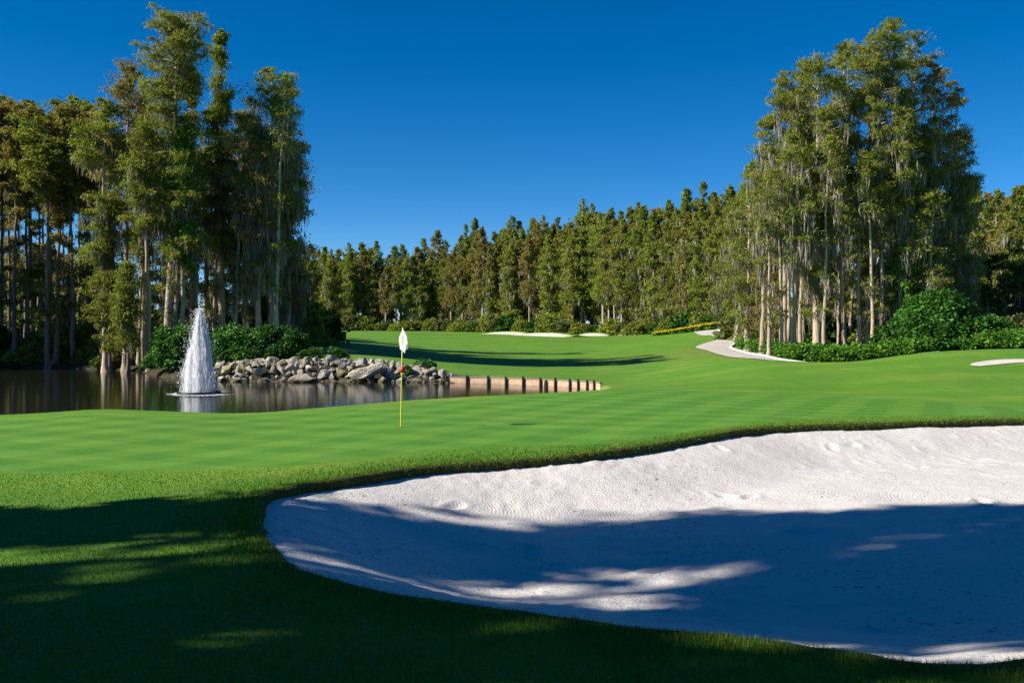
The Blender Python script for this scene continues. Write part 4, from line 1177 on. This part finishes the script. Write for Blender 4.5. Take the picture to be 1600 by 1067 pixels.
sx = wx_at(577, 59.2)
add_rock(sx, 59.0, 0.62, 0.95, 'long pale slab leaning diagonally across the boulders of the bank', rocks[0][6], (0.1, -0.42, 0.1), tone=0)
add_rock(wx_at(472, 58.8), 58.8, 0.30, 0.72, 'large flat-topped cream boulder at the waterline below the wide dark shrub', rocks[0][3], (0.15, -0.15, 0.2), tone=0)

# ------------------------------------------------------------------ fountain
M_SPRAY = leaf_mat('water_spray', [(0.0, (0.88, 0.90, 0.93)), (1.0, (0.96, 0.96, 0.97))], 0.45, 0.35, tt=(1, 1, 1))
_nt = M_SPRAY.node_tree
_ms = [n for n in _nt.nodes if n.type == 'MIX_SHADER'][0]
_tr = _nt.nodes.new('ShaderNodeBsdfTransparent'); _m2 = _nt.nodes.new('ShaderNodeMixShader'); _m2.inputs[0].default_value = 0.05
_nt.links.new(_ms.outputs[0], _m2.inputs[1]); _nt.links.new(_tr.outputs[0], _m2.inputs[2])
_nt.links.new(_m2.outputs[0], _nt.nodes['Material Output'].inputs['Surface'])
M_FLOAT = plain('fountain_float', (0.02, 0.02, 0.022), 0.4)
def make_fountain():
    r = np.random.default_rng(950)
    fx, fy = wx_at(311, 49.1), 49.1
    e = empty('fountain', (fx, fy, 0))
    tag(e, 'floating pond fountain throwing a tall white plume of water', 'fountain')
    mb = MB()
    a = np.linspace(0, 2 * math.pi, 41)
    mb.tube(np.stack([np.cos(a) * 1.02, np.sin(a) * 1.02, np.full(41, 0.05)], 1), np.full(41, 0.075), 8, False)
    for k in range(3):
        b = k * math.pi / 3
        mb.tube([(-math.cos(b), -math.sin(b), 0.04), (math.cos(b), math.sin(b), 0.04)], [0.03, 0.03], 5)
    link('float_ring', mb.mesh('float_ring', M_FLOAT, True), e)
    def plume(n, h, r0, rt, cx, pw, L, W):
        t = 1 - r.random(n) ** pw                   # 0 base .. 1 top
        rad = (rt + (r0 - rt) * (1 - t) ** 0.72)
        ang = r.uniform(0, 2 * math.pi, n); rr = np.minimum(np.abs(r.normal(0, 0.52, n)), 1.35) * rad * (0.85 + 0.25 * np.sin(ang * 7 + t * 3))
        c = np.stack([cx * (1 - 0.3 * t) + np.cos(ang) * rr, np.sin(ang) * rr, t * h], 1)
        out = np.stack([np.cos(ang), np.sin(ang), np.zeros(n)], 1)
        ax = np.array([0, 0, 1.0]) - out * (0.16 * rr / r0)[:, None] + r.normal(0, 0.05, (n, 3))
        ax /= np.linalg.norm(ax, axis=1)[:, None]
        sd = np.cross(ax, r.normal(size=(n, 3))); sd /= np.linalg.norm(sd, axis=1)[:, None]
        s = r.uniform(0.4, 1.4, n)[:, None]
        ax = ax * L * s / 2; sd = sd * W * s / 2
        return np.stack([c - ax, c + sd, c + ax, c - sd], 1).reshape(-1, 3)
    for nm, args in (('main_jet', (36000, 4.15, 0.76, 0.05, 0.08, 0.85, 0.40, 0.021)), ('side_jet', (11000, 2.3, 0.46, 0.24, -0.44, 0.9, 0.36, 0.015))):
        V = plume(*args); V[:, 2] = np.maximum(V[:, 2], 0.03)
        n = len(V) // 4
        link(nm, mesh_np(nm, V, [np.arange(4 * n).reshape(n, 4)], M_SPRAY, False, {'tint': np.repeat(r.random(n), 4)}), e)
    # scattered drops round the head and the sides
    n = 2600
    t = r.random(n) ** 0.8
    c = np.stack([r.normal(0, 1, n) * (0.10 + 0.75 * (1 - t) ** 0.7) * 0.72, r.normal(0, 1, n) * (0.10 + 0.75 * (1 - t) ** 0.7) * 0.72, t * 4.3 + 0.05], 1)
    V, q, m = leaves_np(r, c, np.full(n, 0.02), 1.0, 1, 0.08, 0.026, 0.1)
    dr = link('droplets', mesh_np('droplets', V, [q], M_SPRAY, False, {'tint': np.repeat(r.random(m), 4)}), e)
    dr['kind'] = 'stuff'
    # foam lying on the water
    n = 2600
    ang = r.uniform(0, 2 * math.pi, n); rr = 0.95 + np.abs(r.normal(0, 0.22, n)) + 0.55 * np.clip(np.cos(ang + 0.35), 0, 1) * r.random(n)
    c = np.stack([np.cos(ang) * rr, np.sin(ang) * rr, np.full(n, 0.012)], 1)
    V, q, m = leaves_np(r, c, np.full(n, 0.004), 0.2, 1, 0.11, 0.06, 40.0)
    V[:, 2] = np.maximum(V[:, 2], 0.006)
    link('foam', mesh_np('foam', V, [q], M_SPRAY, False, {'tint': np.repeat(r.random(m), 4)}), e)
make_fountain()

# ------------------------------------------------------------------ flagstick and hole
M_YPOLE = plain('yellow_pole', (0.85, 0.68, 0.03), 0.35, spec=0.5)
M_RED = plain('red_marker', (0.55, 0.03, 0.02), 0.45, 30, (0.45, 0.02, 0.015), 0.0, 0.4)
M_CLOTH = leaf_mat('white_nylon', [(0.0, (0.86, 0.86, 0.87)), (1.0, (0.86, 0.86, 0.87))], 0.5, 0.6, tt=(1, 1, 1))
M_HOLE_SHADE = plain('hole_shade', (0.03, 0.03, 0.03), 0.7)
def make_flag():
    g = ground_at(626, 667, dmin=15)
    e = empty('flagstick', (g[0], g[1], g[2]))
    tag(e, 'yellow flagstick with a limp white flag standing in the putting green', 'flagstick')
    top = 2.13; lean = 0.042
    mb = MB(); mb.tube([(0, 0, -0.12), (0, 0, 0.0), (lean * 0.5, 0, top * 0.5), (lean, 0, top)], [0.010, 0.0115, 0.0105, 0.008], 10)
    link('pole', mb.mesh('pole', M_YPOLE, True), e)
    mb = MB(); mb.tube([(lean, 0, top - 0.005), (lean, 0, top + 0.012), (lean, 0, top + 0.025)], [0.012, 0.013, 0.004], 10)
    link('pole_cap', mb.mesh('pole_cap', M_CLOTH, True), e)
    # red marker ball threaded on the pole
    bm = bmesh.new(); bmesh.ops.create_uvsphere(bm, u_segments=18, v_segments=12, radius=0.062)
    for v in bm.verts: v.co.z *= 1.15
    me = bpy.data.meshes.new('marker_ball'); bm.to_mesh(me); bm.free(); me.materials.append(M_RED)
    for p in me.polygons: p.use_smooth = True
    o = link('marker_ball', me, e); o.location = (lean * 0.6 + 0.018, -0.005, 1.24)
    # limp cloth: gathered at the top, spreading into folds, hem hanging in points
    nu, nv = 40, 26
    V = []
    for j in range(nv):
        t = j / (nv - 1)
        for i in range(nu):
            u = i / (nu - 1)
            w = 0.016 + 0.235 * np.interp(t, [0, 0.3, 0.72, 1], [0, 0.5, 1.0, 0.9])
            xx = (u - 0.47) * w + 0.004 * math.sin(u * 12.5 + 0.6) * t
            yy = 0.02 * t ** 0.8 * math.sin(u * 12.0 + 1.0) + 0.012 * math.sin(t * 9 + u * 5)
            hem = 0.55 - 0.17 * (abs(u - 0.62) / 0.6) ** 0.8
            xx *= 1.38; cr, sr = math.cos(-0.8), math.sin(-0.8)      # the cloth hangs turned toward the left
            V.append((lean + xx * cr - yy * sr + 0.008, xx * sr + yy * cr - 0.014, top - 0.005 - t * hem))
    idx = np.arange(nu * nv).reshape(nv, nu)
    q = np.stack([idx[:-1, :-1], idx[:-1, 1:], idx[1:, 1:], idx[1:, :-1]], -1).reshape(-1, 4)
    me = mesh_np('flag', V, [q], M_CLOTH, True)
    o = link('flag', me, e)
    md = o.modifiers.new('thickness', 'SOLIDIFY'); md.thickness = 0.003
    mb = MB(); a = 0.054
    mb.tube([(0, 0, -0.10), (0, 0, 0.004)], [a, a], 24, True)  # capped disc; its dark colour stands for the shade inside the hole
    o = link('golf_hole', mb.mesh('golf_hole', M_HOLE_SHADE, False)); o.location = (g[0], g[1], g[2] + 0.004)
    tag(o, 'round hole, its shade painted as a dark disc, at the foot of the flagstick', 'golf hole')
make_flag()

# ------------------------------------------------------------------ grass blades of the rough round the bunker
def make_blades(n, dmin, dmax, seed, name):
    r = np.random.default_rng(seed)
    d = np.exp(r.uniform(math.log(dmin), math.log(dmax), n * 2))
    x = np.tan(r.uniform(-0.70, 0.70, n * 2)) * d
    sd = sdist(BUNKER_S, x, d); sg = sdist(GREEN, x, d)
    # long near the sand, shorter toward the green
    pk = np.where(sd > 0.05, 0, np.clip(1.0 - sstep(-0.1, 0.25, sg), 0, 1))
    ok = r.random(n * 2) < pk
    x, d, sd, sg = x[ok][:n], d[ok][:n], sd[ok][:n], sg[ok][:n]
    n = len(x)
    z = H0(x, d) - 0.004 + 0.02 * fbm(x * 0.5, d * 0.5) * sstep(2, 8, d) - 0.02 * sstep(0.0, 0.06, sd)
    hgt = (0.026 + 0.022 * sstep(1.2, 0.1, -sd)) * r.uniform(0.55, 1.35, n) * (1 - 0.55 * sstep(-0.8, 0.1, sg))
    wid = np.maximum(0.0035, 0.00075 * d) * r.uniform(0.7, 1.3, n)
    a = r.uniform(0, 2 * math.pi, n); b = r.uniform(0, 2 * math.pi, n)
    tilt = np.abs(r.normal(0.0, 0.5, n))
    base = np.stack([x, d, z], 1)
    wv = np.stack([np.cos(a) * wid, np.sin(a) * wid, np.zeros(n)], 1) * 0.5
    ben = np.stack([np.cos(b), np.sin(b), np.zeros(n)], 1)
    mid = base + ben * (hgt * 0.22 * tilt)[:, None] + np.array([0, 0, 1.0]) * (hgt * 0.55)[:, None]
    tip = base + ben * (hgt * 0.9 * tilt)[:, None] + np.array([0, 0, 1.0]) * (hgt * (1 - 0.2 * tilt))[:, None]
    V = np.stack([base - wv, base + wv, mid + wv * 0.8, mid - wv * 0.8, tip], 1).reshape(-1, 3)
    i = np.arange(n)[:, None] * 5
    tint = np.clip(0.5 + 0.5 * fbm(x * 1.5, d * 1.5) + r.normal(0, 0.16, n) + 0.35 * sstep(0.35, 0.0, -sd) * r.random(n), 0, 1)
    me = mesh_np(name, V, [i + np.array([0, 1, 2, 3]), i + np.array([3, 2, 4])], M_BLADE, False, {'tint': np.repeat(tint, 5)})
    tag(link(name, me), 'mown rough grass blades on the banks round the bunker', 'grass', kind='stuff')
make_blades(170000, 3.7, 24, 970, 'rough_grass')
# tufts right on the cut edge
def make_fringe(n, seed):
    r = np.random.default_rng(seed)
    s = r.integers(0, len(BUNKER), n)
    t = np.roll(BUNKER, -1, 0) - BUNKER; t /= np.linalg.norm(t, axis=1)[:, None] + 1e-9
    nr = np.stack([t[:, 1], -t[:, 0]], 1)
    if sdist(BUNKER_S, BUNKER[100:101, 0] + nr[100, 0] * 0.3, BUNKER[100:101, 1] + nr[100, 1] * 0.3)[0] < 0: nr = -nr
    o = r.uniform(-0.22, 0.055, n)
    P = BUNKER[s] + nr[s] * o[:, None] + t[s] * r.uniform(-0.03, 0.03, n)[:, None]
    ok = (np.abs(P[:, 0]) < P[:, 1] * 0.80 + 1.0)
    P = P[ok]; s = s[ok]; o = o[ok]; n = len(P)
    z = H0(P[:, 0], P[:, 1]) + np.where(o > 0, -0.02 - 1.5 * np.maximum(o, 0) * r.random(n), 0.005)
    hgt = r.uniform(0.025, 0.062, n); wid = np.maximum(0.004, 0.0008 * P[:, 1]) * r.uniform(0.7, 1.3, n)
    over = r.uniform(0.0, 1.0, n) * sstep(-0.12, 0.05, o)
    ben = np.column_stack([nr[s], np.zeros(n)]) * over[:, None] + np.column_stack([r.normal(0, 0.45, (n, 2)), np.zeros(n)])
    a = r.uniform(0, 6.28, n); wv = np.stack([np.cos(a) * wid, np.sin(a) * wid, np.zeros(n)], 1) * 0.5
    base = np.column_stack([P, z])
    mid = base + ben * (hgt * 0.4)[:, None] + np.array([0, 0, 1.0]) * (hgt * 0.5)[:, None]
    tip = base + ben * hgt[:, None] + np.array([0, 0, 1.0]) * (hgt * (0.85 - 1.2 * over))[:, None]
    V = np.stack([base - wv, base + wv, mid + wv * 0.8, mid - wv * 0.8, tip], 1).reshape(-1, 3)
    i = np.arange(n)[:, None] * 5
    tint = np.clip(r.normal(0.6, 0.28, n), 0, 1)
    me = mesh_np('edge_grass', V, [i + np.array([0, 1, 2, 3]), i + np.array([3, 2, 4])], M_BLADE, False, {'tint': np.repeat(tint, 5)})
    tag(link('edge_grass', me), 'ragged grass fringe hanging over the cut edge of the bunker', 'grass', kind='stuff')
make_fringe(42000, 975)
